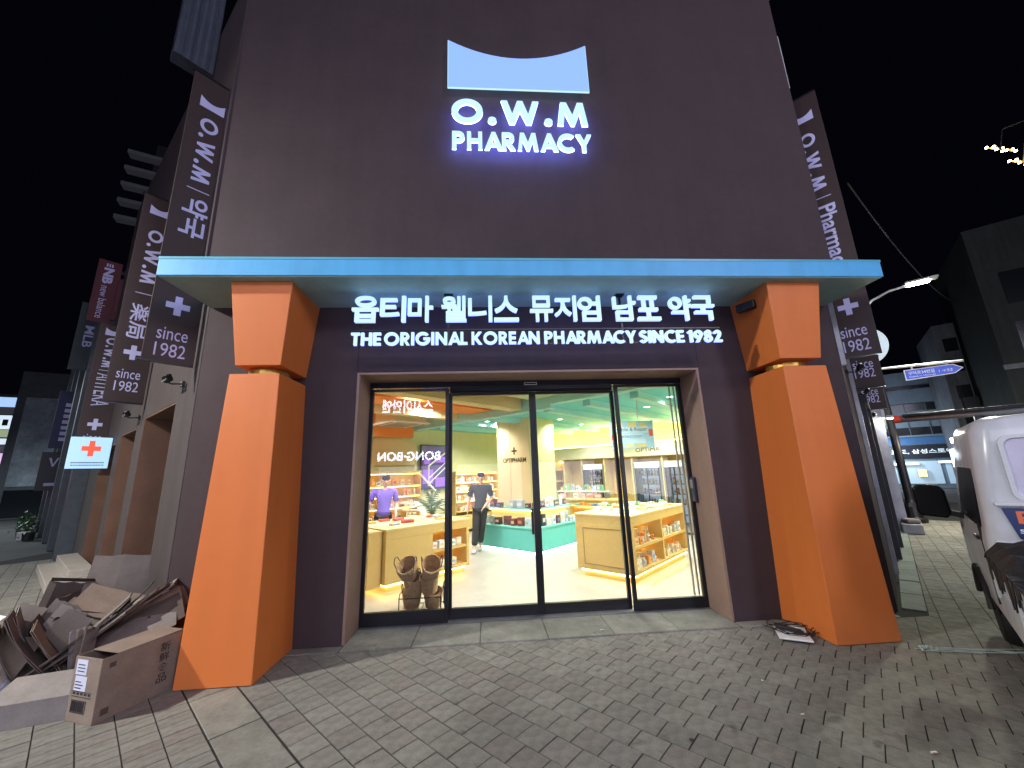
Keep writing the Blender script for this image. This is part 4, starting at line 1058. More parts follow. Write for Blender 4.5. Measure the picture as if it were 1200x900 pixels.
def person(label, loc, rz, P, top_m, leg_m, sleeve_t=.9):
    t_ = thing('person', label, 'person', loc, rz)
    pts = {}
    def s(n, p, r): pts[n] = (p, r)
    for n in P:
        k_ = .62 if n == 'chest' else .70 if n == 'neck0' else .80 if n in ('pelvis', 'waist', 'chest', 'neck0', 'hil', 'hir') else .88 if n[:2] in ('sh',) else 1
        r_ = P[n][1]; s(n, P[n][0], tuple(x*k_ for x in r_) if isinstance(r_, tuple) else r_*k_)
    bones = chain('pelvis', 'waist', 'chest', 'neck0', 'neck1', 'skull', 'crown') + chain('chest', 'shl', 'ell', 'wrl', 'pal') + chain('chest', 'shr', 'elr', 'wrr', 'par') + chain('pelvis', 'hil', 'knl', 'anl', 'tol') + chain('pelvis', 'hir', 'knr', 'anr', 'tor')
    for sd in 'lr':
        w_ = V(P['wr'+sd][0]); p_ = V(P['pa'+sd][0]); d = (p_-w_).normalized(); side = d.cross(V((0, 1, 0))).normalized()
        fwd = d.cross(side).normalized()
        for k in range(5):
            o = (k-1.5)*.018; L_ = (.062, .074, .070, .055, .05)[k]
            a = 'f%s%da' % (sd, k); b_ = 'f%s%db' % (sd, k); c_ = 'f%s%dc' % (sd, k)
            if k < 4:
                s(a, p_+fwd*o+d*.025, .009); s(b_, p_+fwd*o+d*(.025+L_*.5)+side*.004, .0085); s(c_, p_+fwd*o+d*(.025+L_)+side*.016, .007)
                bones += chain('pa'+sd, a, b_, c_)
            else:
                s(a, p_-fwd*.045+d*.0, .010); s(b_, p_-fwd*.055+d*.04, .009); bones += chain('pa'+sd, a, b_)
    skin_mesh('body', pts, bones, SKIN, t_)
    # clothing
    def grow(n, k, dz=0): return (tuple(V(P[n][0])+V((0, 0, dz))), tuple(x*k for x in (P[n][1] if isinstance(P[n][1], tuple) else (P[n][1],)*2)))
    C_ = {'hem': (tuple(V(P['pelvis'][0])+V((0, 0, -.10))), (.150, .118)), 'pelvis': grow('pelvis', 1.20, .02), 'waist': grow('waist', 1.26), 'chest': (P['chest'][0], (.183, .150)), 'neck0': grow('neck0', 1.45, -.055)}
    for sd in 'lr':
        C_['sh'+sd] = grow('sh'+sd, 1.40)
        e = V(P['sh'+sd][0]).lerp(V(P['el'+sd][0]), sleeve_t); C_['el'+sd] = (tuple(e), (.068, .068))
    skin_mesh('shirt', C_, chain('hem', 'pelvis', 'waist', 'chest', 'neck0') + chain('chest', 'shl', 'ell') + chain('chest', 'shr', 'elr'), top_m, t_)
    T = {'pelvis': grow('pelvis', 1.10)}
    for sd in 'lr':
        T['hi'+sd] = grow('hi'+sd, 1.16); T['kn'+sd] = grow('kn'+sd, 1.32)
        e = V(P['kn'+sd][0]).lerp(V(P['an'+sd][0]), .93); T['an'+sd] = (tuple(e), (.075, .075))
    skin_mesh('trousers', T, chain('pelvis', 'hil', 'knl', 'anl') + chain('pelvis', 'hir', 'knr', 'anr'), leg_m, t_)
    for sd in 'lr':
        a = V(P['an'+sd][0]); b_ = V(P['to'+sd][0]); d = b_-a; d.z = 0; d.normalize(); n_ = V((-d.y, d.x, 0)); base = min(a.z-.08, b_.z-.03)
        rings = []
        for k, (f_, wd, h0) in enumerate(((-.07, .028, .07), (-.05, .04, .09), (.02, .043, .09), (.10, .046, .06), (.16, .043, .045), (.19, .025, .03))):
            c_ = a+d*f_; rings.append([(c_.x+n_.x*sx*wd, c_.y+n_.y*sx*wd, base+z) for sx, z in ((-1, 0), (1, 0), (1, h0*.6), (.5, h0), (-.5, h0), (-1, h0*.6))])
        MB().loft(rings).build('shoe', LABELW if sd == 'l' and top_m is SCRUBS else PROD[0], t_, smooth=True)
    hc = V(P['skull'][0])
    ell = head_mesh(t_, hc, P.get('_tilt', (0, 0, 0)) if False else (0, 0, 0), HAIR)
    ell('hair', (0, .014, .054), (.086, .100, .066), HAIR)
    q = MB(); 
    for i in range(7): q.tube([(hc.x-.06+.02*i, hc.y-.045, hc.z+.108), (hc.x-.066+.022*i, hc.y-.078, hc.z+.090), (hc.x-.07+.023*i, hc.y-.082, hc.z+.066)], [.014, .012, .004], 6)
    q.build('fringe', HAIR, t_, smooth=True)
    for sx in (-1, 1):
        ell('eye', (sx*.032, -.094, .012), (.014, .007, .007), INK, 6)
        ell('eyebrow', (sx*.033, -.097, .032), (.019, .006, .004), HAIR, 6)
        ell('ear', (sx*.082, .005, .0), (.012, .022, .034), SKIN, 6)
    ell('nose', (0, -.102, -.018), (.013, .016, .024), SKIN, 6)
    ell('mouth', (0, -.094, -.055), (.024, .007, .006), mat('lips_%d' % len(MATS), (.45, .16, .14), .5, vary=0), 6)
    return t_
W1 = {'pelvis': ((.0, .0, .95), (.125, .10)), 'waist': ((.01, 0, 1.10), (.120, .09)), 'chest': ((.015, .0, 1.30), (.150, .105)), 'neck0': ((.02, .0, 1.455), (.06, .055)),
      'neck1': ((.025, -.012, 1.50), (.05, .05)), 'skull': ((.03, -.02, 1.595), (.080, .092)), 'crown': ((.03, -.01, 1.675), (.062, .072)),
      'shl': ((-.175, .0, 1.40), .058), 'ell': ((-.255, .03, 1.13), .045), 'wrl': ((-.285, -.05, .90), .032), 'pal': ((-.287, -.07, .84), (.036, .02)),
      'shr': ((.21, .0, 1.40), .058), 'elr': ((.265, .04, 1.13), .045), 'wrr': ((.13, -.19, .99), .032), 'par': ((.09, -.22, .945), (.036, .02)),
      'hil': ((-.085, .0, .87), .090), 'knl': ((-.10, -.11, .50), .062), 'anl': ((-.13, -.16, .10), .042), 'tol': ((-.135, -.27, .05), .035),
      'hir': ((.085, .0, .87), .090), 'knr': ((.03, .04, .50), .062), 'anr': ((-.02, .16, .12), .042), 'tor': ((-.02, .06, .05), .035)}
person('person in dark grey scrubs and pale trainers walking toward the glass doors', (-.42, 4.62, .008), R(-3), W1, SCRUBS, SCRUBS)
W2 = dict(W1)
W2.update({'shl': ((-.19, .0, 1.40), .058), 'ell': ((-.29, -.02, 1.15), .045), 'wrl': ((-.34, -.20, 1.08), .032), 'pal': ((-.345, -.26, 1.10), (.036, .02)),
      'elr': ((.27, .02, 1.12), .045), 'wrr': ((.24, -.12, .93), .032), 'par': ((.235, -.16, .88), (.036, .02)),
      'hil': ((-.085, 0, .87), .09), 'knl': ((-.09, 0, .5), .062), 'anl': ((-.095, .02, .1), .042), 'tol': ((-.1, -.1, .05), .035),
      'hir': ((.085, 0, .87), .09), 'knr': ((.09, 0, .5), .062), 'anr': ((.095, .02, .1), .042), 'tor': ((.1, -.1, .05), .035)})
p2 = person('person whose top is coloured for a violet reflection, behind the left island counter', (-2.42, 3.95, .008), R(18), W2, VIOLET, SCRUBS)
q = MB(); q.box(-.46, -.34, -.30, -.285, 1.10, 1.20); tag(q.build('paper_pack', PROD[0]), 'white pack held up by the violet-tinted person', 'pack').matrix_world = p2.matrix_basis

# ================================================================ CARDBOARD HEAP
def sheet(label, c, size, rot, m, fold=0.0, grp='flattened cardboard in the heap beside the left pillar', nm='cardboard_sheet', flap=None, cat='cardboard'):
    """flattened carton: two plies with a crease, plus a bent flap"""
    t_ = bpy.data.objects.new(nm, None)
    mb = MB(); w_, h_ = size; n = 6; th = .005
    def prof(u): # gentle warp
        return .012*math.sin(u*5+c[0]*9)+fold*max(0, abs(u)-.12)
    for ply in (0, 1):
        rings = []
        for i in range(n+1):
            u = -w_/2+w_*i/n; y = prof(u)+ply*(.010+.004*math.sin(i*1.3+c[1]*7))
            top = h_/2*(1-.02*ply); jag = .008*math.sin(i*2.7+ply+c[0]*20)
            rings.append([(u, y, -h_/2+.01*ply), (u, y+th, -h_/2+.01*ply), (u, y+th, top+jag), (u, y, top+jag)])
        mb.loft(rings)
    if flap:
        a_ = flap; L_ = h_*.28
        mb.add([(-w_/2*.96, prof(-w_/2)+.002, h_/2), (w_/2*.94, prof(w_/2)+.002, h_/2), (w_/2*.90, prof(w_/2)-L_*sin(a_), h_/2+L_*cos(a_)), (-w_/2*.9, prof(-w_/2)-L_*sin(a_), h_/2+L_*cos(a_)),
                (-w_/2*.96, prof(-w_/2)+.007, h_/2), (w_/2*.94, prof(w_/2)+.007, h_/2), (w_/2*.90, prof(w_/2)-L_*sin(a_)+.005, h_/2+L_*cos(a_)), (-w_/2*.9, prof(-w_/2)-L_*sin(a_)+.005, h_/2+L_*cos(a_))],
               [(0,1,2,3), (7,6,5,4), (0,4,5,1), (1,5,6,2), (2,6,7,3), (3,7,4,0)])
    o = mb.build(nm, m)
    o.location = c; o.rotation_euler = tuple(R(x) for x in rot)
    return tag(o, label, cat, grp)
T_, G_, D_, P_ = CARD
G1 = 'flattened cardboard in the heap beside the left pillar'
def opened_box(label, loc, rz, sz, m, flaps=True, closed=False):
    t_ = thing('cardboard_box', label, 'box', loc, rz)
    x, y, z = sz; k = .006
    b_ = MB(); b_.box(0, x, 0, k, 0, z); b_.box(0, x, y-k, y, 0, z); b_.box(0, k, k, y-k, 0, z); b_.box(x-k, x, k, y-k, 0, z); b_.box(k, x-k, k, y-k, 0, k)
    b_.build('carton', m, t_, bevel=.003)
    return t_
bx = opened_box('upright tan carton with barcode and two white labels beside the left pillar', (-3.43, -1.03, .0), R(-20), (.30, .56, .43), T_)
MB().add([(.0, .10, .43), (.30, .10, .43), (.30, .56, .435), (.0, .56, .435), (.0, .10, .436), (.30, .10, .436), (.30, .56, .441), (.0, .56, .441)], [(0,1,2,3), (7,6,5,4), (0,4,5,1), (1,5,6,2), (2,6,7,3), (3,7,4,0)]).build('top_flap', CARD[0], bx)
MB().add([(.006, .008, .42), (.294, .008, .42), (.27, .10, .34), (.03, .10, .34), (.006, .008, .426), (.294, .008, .426), (.27, .10, .346), (.03, .10, .346)], [(0,1,2,3), (7,6,5,4), (0,4,5,1), (1,5,6,2), (2,6,7,3), (3,7,4,0)]).build('inner_flap', CARD[2], bx)
q = MB(); q.box(.03, .15, -.0025, -.0005, .31, .41); q.box(.04, .17, -.0025, -.0005, .205, .30); q.build('paper_label', LABELW, bx)
q = MB()
x = .05
while x < .19:
    d_ = rng.choice((.003, .005, .008)); q.box(x, x+d_, -.002, -.0005, .07, .135); x += d_+rng.choice((.003, .005))
for a_ in ((.045, .197, .062, .067), (.045, .197, .138, .143), (.04, .045, .062, .143), (.197, .202, .062, .143)): q.box(a_[0], a_[1], -.002, -.0005, a_[2], a_[3])
for z in (.22, .24, .26, .33, .352, .374): q.box(.05, .05+rng.uniform(.05, .09), -.0042, -.003, z, z+.006)
q.box(.03, .25, -.002, -.0005, .165, .168); q.box(.03, .25, -.002, -.0005, .198, .2005)
for i in range(5): q.box(.04+.042*i, .066+.042*i, -.002, -.0005, .180, .193)
q.build('printed_barcode', INK, bx)
q = MB()
for i, ch in enumerate('新鲜食品'): put(q, fit(font2d(ch, .012), -.038, .038, .09-.078*i, .158-.078*i), 0)
o = q.build('printed_characters', INK, bx); o.matrix_local = Matrix.Translation((.3015, .43, .23)) @ Matrix.Rotation(R(90), 4, 'Z')
q = MB(); q.add([(.302, .04, .04), (.302, .09, .04), (.302, .09, .085), (.302, .04, .085), (.302, .05, .35), (.302, .09, .35), (.302, .09, .385), (.302, .05, .385)], [(0,1,2,3), (4,5,6,7)]); q.build('printed_mark', CARD[2], bx)
b2 = opened_box('long low grey carton lying at the front left of the heap', (-3.90, -1.16, 0), R(16), (.50, .34, .16), P_)
MB().add([(0, .0, .16), (.50, 0, .16), (.48, .26, .25), (.02, .26, .25), (0, 0, .166), (.50, 0, .166), (.48, .26, .256), (.02, .26, .256)], [(0,1,2,3), (7,6,5,4), (0,4,5,1), (1,5,6,2), (2,6,7,3), (3,7,4,0)]).build('top_flap', CARD[3], b2)
b3 = opened_box('pale grey carton at the left edge of the heap', (-4.75, -.72, .12), R(25), (.40, .30, .22), P_)
MB().add([(0, 0, .22), (.40, 0, .22), (.42, -.14, .10), (-.02, -.14, .10), (0, .005, .226), (.40, .005, .226), (.42, -.146, .104), (-.02, -.146, .104)], [(0,1,2,3), (7,6,5,4), (0,4,5,1), (1,5,6,2), (2,6,7,3), (3,7,4,0)]).build('flap', CARD[1], b3)
b4 = opened_box('small grey carton lying under the pale carton at the far left', (-4.55, -.95, 0), R(12), (.34, .26, .13), G_)
sheet('large grey brown sheet leaning on the side wall behind the heap', (-4.30, .38, .50), (.72, .85), (-22, 8, 40), G_, .05, G1)
sheet('tan carton with print lying on top of the heap, white stripes on its edge', (-4.05, -.10, .56), (.50, .36), (-62, 22, 25), T_, .0, G1)
for k in range(5):
    sheet('pale edge of the %s sheet in the bundle under the printed carton' % ORD[k], (-4.16+.015*k, -.24, .40+.028*k), (.42, .30), (-70, 24, 24), P_ if k % 2 else G_, 0, G1)
for k in range(4):
    sheet('long thin sheet, %s of the four slanting up to the right in the heap' % ORD[k], (-3.72+.03*k, -.16-.09*k, .38-.02*k), (.85, .30), (-35-6*k, -34+3*k, 22), (G_, T_, D_, G_)[k], .02, G1)
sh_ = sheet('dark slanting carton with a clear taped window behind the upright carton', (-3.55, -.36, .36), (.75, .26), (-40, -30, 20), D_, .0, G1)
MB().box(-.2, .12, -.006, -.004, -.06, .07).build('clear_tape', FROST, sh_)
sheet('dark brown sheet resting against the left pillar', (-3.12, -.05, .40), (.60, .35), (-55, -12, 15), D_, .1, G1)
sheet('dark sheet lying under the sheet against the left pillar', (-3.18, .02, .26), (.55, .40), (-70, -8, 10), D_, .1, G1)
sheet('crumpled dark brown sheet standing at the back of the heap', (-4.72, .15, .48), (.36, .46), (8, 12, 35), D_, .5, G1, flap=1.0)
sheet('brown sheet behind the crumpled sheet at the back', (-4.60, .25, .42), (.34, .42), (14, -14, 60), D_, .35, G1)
for k in range(3):
    sheet('tall grey sheet, %s of three leaning right in the left of the heap' % ORD[k], (-4.33+.09*k, -.42-.05*k, .36-.03*k), (.22, .62), (-8, 28+3*k, 18), (G_, P_, G_)[k], .12, G1)
sheet('grey printed panel on top of the tall leaning sheets', (-4.42, -.50, .55), (.20, .24), (-25, 24, 18), G_, .0, G1)
q_ = sheet('brown folded carton with a blue and white label in the left of the heap', (-4.28, -.72, .26), (.26, .46), (-14, 22, 16), T_, .25, G1)
q = MB(); q.box(-.10, .10, -.004, -.002, -.20, -.06); q.build('blue_label', PROD[3], q_); q = MB(); q.box(-.08, .08, -.006, -.0045, -.15, -.12); q.build('white_stripe', LABELW, q_)
for k in range(3): sheet('folded paper bag, %s in the left of the heap' % ORD[k], (-4.45-.06*k, -.66-.05*k, .30), (.18, .40), (-10+8*k, 15-10*k, 20+20*k), (T_, D_, T_)[k], .5, G1)
for k in range(3): sheet('narrow upright sheet, %s of three in the middle of the heap' % ORD[k], (-3.83+.035*k, -.58, .28), (.10, .40), (0, -6+5*k, 60+10*k), (P_, T_, G_)[k], .2, G1)
TAPE = mat('brown_tape', (.22, .15, .09), .25, vary=.1)
HF = 'flattened cardboard jammed into the heap'
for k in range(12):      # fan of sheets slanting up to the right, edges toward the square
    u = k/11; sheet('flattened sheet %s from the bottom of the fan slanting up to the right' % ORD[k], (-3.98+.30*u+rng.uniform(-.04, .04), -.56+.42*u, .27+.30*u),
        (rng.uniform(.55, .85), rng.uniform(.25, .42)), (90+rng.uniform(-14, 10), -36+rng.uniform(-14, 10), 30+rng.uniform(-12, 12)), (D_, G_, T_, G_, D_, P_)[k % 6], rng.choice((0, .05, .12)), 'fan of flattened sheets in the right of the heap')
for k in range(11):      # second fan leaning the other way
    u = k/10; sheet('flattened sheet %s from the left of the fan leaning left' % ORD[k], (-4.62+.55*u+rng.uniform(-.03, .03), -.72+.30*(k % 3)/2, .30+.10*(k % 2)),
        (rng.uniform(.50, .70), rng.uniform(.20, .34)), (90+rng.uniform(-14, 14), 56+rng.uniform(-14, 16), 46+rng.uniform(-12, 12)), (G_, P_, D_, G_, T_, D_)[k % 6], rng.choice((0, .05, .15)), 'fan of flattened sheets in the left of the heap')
for k in range(20):
    u = rng.random(); x = -4.72+1.30*u; y = rng.uniform(-.70, .2)+.25*abs(u-.5); back = (y+.8)/.95
    hgt = rng.uniform(.30, .50); z = .15+.20*back*(1-.6*abs(u-.45))
    lean = rng.choice((-1, 1))*rng.uniform(12, 48)
    o = sheet('flattened cardboard jammed into the heap', (x, y, z), (rng.uniform(.20, .46), hgt), (rng.uniform(-40, 10), lean, rng.uniform(-10, 75)), rng.choice((T_, G_, D_, D_, G_, P_)), rng.choice((0, .1, .3)), HF, flap=rng.choice((None, None, .6, 1.2)))
    if k % 3 == 0: MB().box(-.025, .025, -.0045, -.002, -hgt*.45, hgt*.42).build('tape_strip', TAPE, o)
    if k % 4 == 1:
        q = MB()
        for i in range(4): q.box(-.07, -.07+rng.uniform(.05, .13), -.0045, -.002, .02+.022*i, .030+.022*i)
        q.box(-.07, -.02, -.0045, -.002, -.08, -.03); q.build('printed_mark', INK, o)
for k in range(5):
    sheet('dark flat sheet, %s of those strewn on the paving behind the heap' % ORD[k], (-5.2-.22*k, .25+.12*k, .03+.02*(k % 2)), (.60, .16), (-88, rng.uniform(-4, 4), 10+14*k), (G_, D_, T_, D_, P_)[k], .05, 'flat sheets strewn behind the heap')
def scrap(label, loc, rot, sz, m, nm='paper_scrap', cat='paper', grp=None):
    mb = MB(); n = 4; x, y = sz
    vs = [((i/n-.5)*x, (j/n-.5)*y, .02*math.sin(i*2.1+j*1.7)) for i in range(n+1) for j in range(n+1)]
    fs = [(i*(n+1)+j, (i+1)*(n+1)+j, (i+1)*(n+1)+j+1, i*(n+1)+j+1) for i in range(n) for j in range(n)]
    mb.add(vs, fs); mb.add([(a, b_, c_-.004) for a, b_, c_ in vs], [tuple(reversed(f)) for f in fs])
    o = mb.build(nm, m); o.location = loc; o.rotation_euler = rot
    return tag(o, label, cat, grp)
scrap('white paper packet on top of the heap near the wall', (-3.55, -.05, .62), (.3, .2, .4), (.16, .08), LABELW)
scrap('white scrap at the back left of the heap', (-4.75, .45, .55), (.9, .2, .3), (.16, .12), PROD[0])
scrap('white plastic bag at the far left of the heap', (-4.88, -.38, .52), (.5, .3, .2), (.22, .16), PROD[0])

# ================================================================ JUNK AND LITTER BY THE RIGHT PILLAR
jk = thing('loose_board', 'white board lying flat by the right pillar under black cables', 'panel', (2.80, -.42, .01), R(-28))
MB().box(-.14, .14, -.20, .20, .012, .026).build('board', WHITEP, jk, bevel=.004)
cbl = thing('cable_tangle', 'tangle of black cables with a power adapter on the white board', 'cable', (2.80, -.42, .012), R(-28))
q = MB()
for k in range(5):
    a0 = rng.uniform(0, 6); rr = rng.uniform(.13, .25)
    q.tube([(rr*cos(a0+i*.55)*(1+.25*sin(i*2+k)), .05+rr*.75*sin(a0+i*.55), .02+.02*(1+sin(i*1.1+k))) for i in range(10)], .005, 5)
q.build('cable', RUBBER, cbl)
q = MB(); q.cbox((-.02, .02, .045), (.22, .05, .03), (0, 0, -.5)); q.cbox((.06, -.04, .04), (.07, .05, .03), (0, 0, .4)); q.build('power_adapter', RUBBER, cbl, bevel=.008)
MB().lathe([(.02, 0), (.022, .03), (0, .034)], 10, (.05, .02, .03)).build('plug', WHITEP, cbl)
def litter(label, loc, r, m, nm='litter_scrap', grp='small litter on the paving'):
    mb = MB(); mb.cbox((0, 0, r*.4), (r*2.2, r*1.1, r*.7), (.3, .2, rng.uniform(0, 3))); mb.cbox((r, r*.4, r*.3), (r, r*.8, r*.4), (.1, .5, rng.uniform(0, 3)))
    o = mb.build(nm, m, bevel=r*.2); o.location = loc
    return tag(o, label, 'litter', grp)
litter('white paper scrap on the doorstep slabs below the right door', (.95, -.05, .012), .018, PROD[0])
litter('pale scrap on the pavers right of the door', (1.93, -1.18, 0), .012, PROD[0])
litter('brown crumb on the pavers in the middle foreground', (1.02, -1.78, 0), .014, CARD[2])
litter('white speck at the lower right of the paving', (2.36, -2.05, 0), .014, PROD[0])
litter('white crumb near the bottom right of the paving', (1.90, -1.62, 0), .010, PROD[0])
cw = MB()
for k in range(9):
    x0 = rng.uniform(-.45, .2); cw.tube([(x0, rng.uniform(-.04, .04), .006), (x0+.2, rng.uniform(-.05, .05), .012), (x0+rng.uniform(.3, .5), rng.uniform(-.05, .05), .005)], .004, 4)
for k in range(6): cw.cbox((-.42+rng.uniform(0, .15), rng.uniform(-.05, .05), .012), (.03, .02, .015), (rng.uniform(0, 3),)*3)
o = cw.build('string_tangle', mat('pale_string', (.45, .55, .50), .7)); o.location = (4.05, -.95, 0); o.rotation_euler = (0, 0, R(-12)); tag(o, 'pale tangle of plastic string on the paving beside the truck', 'litter')
# ================================================================ PICKUP TRUCK (local x to its right, y forward, origin under the rear left corner of the cab)
TR = thing('pickup_truck', 'small white pickup truck with blue back sticker and roof bar, parked at the right', 'truck', (3.62, -1.64, 0), R(42-90))
def rrect(x0, x1, y0, y1, r, z, n=5):
    out = []
    for cx, cy, a0 in ((x1-r, y0+r, -90), (x1-r, y1-r, 0), (x0+r, y1-r, 90), (x0+r, y0+r, 180)):
        for i in range(n+1):
            a = R(a0+90*i/n); out.append((cx+r*cos(a), cy+r*sin(a), z))
    return out
cb = MB()
cb.loft([rrect(.02, 1.62, 0, 2.0, .07, .42), rrect(0, 1.64, 0, 2.04, .08, .62), rrect(0, 1.64, 0, 2.02, .08, 1.02), rrect(.02, 1.62, 0.0, 1.92, .09, 1.18), rrect(.05, 1.59, .015, 1.62, .10, 1.62),
         rrect(.075, 1.565, .022, 1.40, .12, 1.90), rrect(.105, 1.535, .045, 1.33, .13, 1.975), rrect(.18, 1.46, .11, 1.25, .15, 2.015), rrect(.32, 1.32, .24, 1.12, .15, 2.03)])
cab = cb.build('cab', VANW, TR, smooth=True)
cab.data.polygons.foreach_set('use_smooth', [True]*len(cab.data.polygons))
cab.modifiers.new('edge', 'EDGE_SPLIT').split_angle = R(50)
# rear pressing round the blanked rear window
q = MB()
q.loft([[(x, -.012, z) for x, _, z in [(p[0], 0, p[1]) for p in [(a[0], a[1]) for a in rrect(.20, 1.44, 1.36, 1.86, .07, 0)]]],
        [(x, .03, z) for x, z in [(a[0], a[1]) for a in rrect(.20, 1.44, 1.36, 1.86, .07, 0)]]], cap=False)
q.loft([[(a[0], -.012, a[1]) for a in rrect(.20, 1.44, 1.36, 1.86, .07, 0)], [(a[0], -.012, a[1]) for a in rrect(.225, 1.415, 1.385, 1.835, .06, 0)], [(a[0], .012, a[1]) for a in rrect(.235, 1.405, 1.395, 1.825, .055, 0)]], cap=False)
rw = q.build('rear_window_frame', VANW, cab, smooth=False)
MB().box(.22, 1.42, .006, .014, 1.38, 1.845).build('blanked_window', mat('lavender_film', (.55, .53, .68), .35, vary=.05), cab)
MB().box(.09, 1.55, -.035, .0, 1.325, 1.352).build('rear_ledge', VANW, cab, bevel=.008)
stk = MB().add([(.12, -.016, 1.31), (.17, -.016, 1.09), (1.0, -.016, 1.09), (1.0, -.016, 1.31), (.12, -.008, 1.31), (.17, -.008, 1.09), (1.0, -.008, 1.09), (1.0, -.008, 1.31)], [(0,1,2,3), (7,6,5,4), (0,4,5,1), (1,5,6,2), (2,6,7,3), (3,7,4,0)]).build('sticker', mat('navy_sticker', (.02, .035, .13), .35, vary=.05), cab)
q = MB(); put(q, fit(glyph('P'), .185, .265, 1.20, 1.29), -.0175); q.build('sticker_initial', mat('orange_red_print', (.72, .16, .06), .4, vary=0), cab)
q = MB(); q.box(.225, .50, -.018, -.0172, 1.185, 1.19); wordmesh(q, 'signr', .18, .345, 1.115, 1.172, -.0175, .01); q.build('sticker_lettering', WHITEP, cab)
# side glass, door lines, mirror
def lat(name, y0, y1, z0, z1, m, x=-.004):
    def X(z): # outer skin at height z on the left
        return .0 if z < 1.02 else (.0+(z-1.02)/.6*.05 if z < 1.62 else .05+(z-1.62)/.26*.04)
    return MB().add([(X(z0)+x, y0, z0), (X(z0)+x, y1+.18, z0), (X(z1)+x, y1, z1), (X(z1)+x, y0+.03, z1), (X(z0)+x+.03, y0, z0), (X(z0)+x+.03, y1+.18, z0), (X(z1)+x+.03, y1, z1), (X(z1)+x+.03, y0+.03, z1)],
        [(0,1,2,3), (7,6,5,4), (0,4,5,1), (1,5,6,2), (2,6,7,3), (3,7,4,0)]).build(name, m, cab)
lat('window', .22, 1.28, 1.14, 1.78, mat('cab_glass', (.006, .007, .009), .35, vary=0, spec=.12), -.008)
MB().box(-.006, .02, .26, .275, .55, 1.15).build('door_gap', RUBBER, cab)
MB().box(-.02, -.004, .36, .52, 1.02, 1.05).build('door_handle', BLACKMETAL, cab, bevel=.005)
mr = MB(); mr.loft([[(x, y, z) for x, z in ((-.30, 1.10), (-.10, 1.08), (-.07, 1.14), (-.08, 1.36), (-.12, 1.42), (-.28, 1.43), (-.32, 1.38), (-.32, 1.14))] for y in (1.38, 1.46)])
m_ = mr.build('side_mirror', mat('mirror_shell', (.004, .004, .005), .45, vary=0, spec=.2), cab, bevel=.02)
q = MB(); q.tube([(-.10, 1.42, 1.14), (-.02, 1.42, 1.12), (.03, 1.44, 1.10)], [.03, .028, .03], 8); q.build('mirror_arm', RUBBER, m_)
MB().box(-.295, -.10, 1.372, 1.379, 1.13, 1.40).build('mirror_glass', mat('mirror_black', (.003, .003, .004), .5, vary=0, spec=.15), m_)
q = MB(); q.tube([(-.28, 1.0, 2.12), (1.62, 1.0, 2.12)], .038, 12); rbar = q.build('roof_bar', GREYMETAL, TR, smooth=True)
q = MB(); q.tube([(-.33, 1.0, 2.12), (-.275, 1.0, 2.12)], .042, 12); q.build('red_end_cap', RED, rbar)
q = MB(); q.tube([(-.26, .93, 2.145), (1.6, .93, 2.145)], .018, 8)
for x in (.25, 1.40): q.box(x-.02, x+.02, .97, 1.03, 1.98, 2.09)
q.build('rack_post', BLACKMETAL, rbar)
# bed
bd = MB()
bd.box(.0, 1.64, -2.72, -.06, .66, .72); bd.box(-.01, .035, -2.72, -.06, .50, .99); bd.box(1.605, 1.65, -2.72, -.06, .66, .99); bd.box(.035, 1.605, -2.72, -2.68, .66, .99); bd.box(.035, 1.605, -.10, -.06, .66, 1.08)
bed_ = bd.build('cargo_bed', VANW, TR, bevel=.012)
q = MB()
for z in (.74, .90): q.box(-.022, -.0105, -2.70, -.08, z, z+.03)
for z in (.86, .95, 1.02): q.box(.04, 1.6, -.113, -.101, z, z+.022)
for y in (-.12, -.95, -1.8, -2.62): q.box(-.030, -.011, y-.02, y+.02, .68, 1.0)
q.build('bed_rib', VANW, bed_, bevel=.004)
q = MB(); q.box(-.035, -.011, -.34, -.22, .90, .96); q.build('gate_latch', GREYMETAL, bed_)
ch = MB(); ch.box(.25, 1.4, -2.6, 1.8, .38, .62); ch.box(.02, .20, -1.0, -.15, .36, .60); ch.build('chassis', RUBBER, TR)
wh = MB().lathe([(.16, -.09), (.27, -.085), (.29, -.05), (.29, .05), (.27, .085), (.16, .09)], 24)
for (x, y) in ((.12, 1.25), (1.52, 1.25), (.12, -1.45), (1.52, -1.45)):
    w_ = MB(); w_.v = list(wh.v); w_.f = list(wh.f)
    o = w_.build('wheel', RUBBER, TR, bevel=.006); o.location = (x, y, .29); o.rotation_euler = (0, R(90), 0)
    h_ = MB().lathe([(0, -.07), (.16, -.07), (.165, .07), (0, .07)], 20).build('rim', GREYMETAL, o)
for y in (1.25, -1.45): MB().tube([(-.012, y+.37*cos(R(a)), .29+.37*sin(R(a))) for a in range(10, 171, 16)], .022, 6).build('wheel_arch', RUBBER, TR)
for x in (.08, 1.44): MB().box(x, x+.14, -2.75, -2.72, .52, .63).build('tail_light', RED, TR, bevel=.01)
q = MB(); q.box(.05, 1.6, -2.78, -2.70, .40, .50); q.build('rear_bumper', VANW, TR, bevel=.02)
MB().box(.5, 1.14, 2.02, 2.05, .50, .62).build('number_plate', WHITEP, TR)
for x in (.10, 1.34): MB().box(x, x+.2, 2.01, 2.05, .72, .90).build('headlight', FROST, TR, bevel=.02)
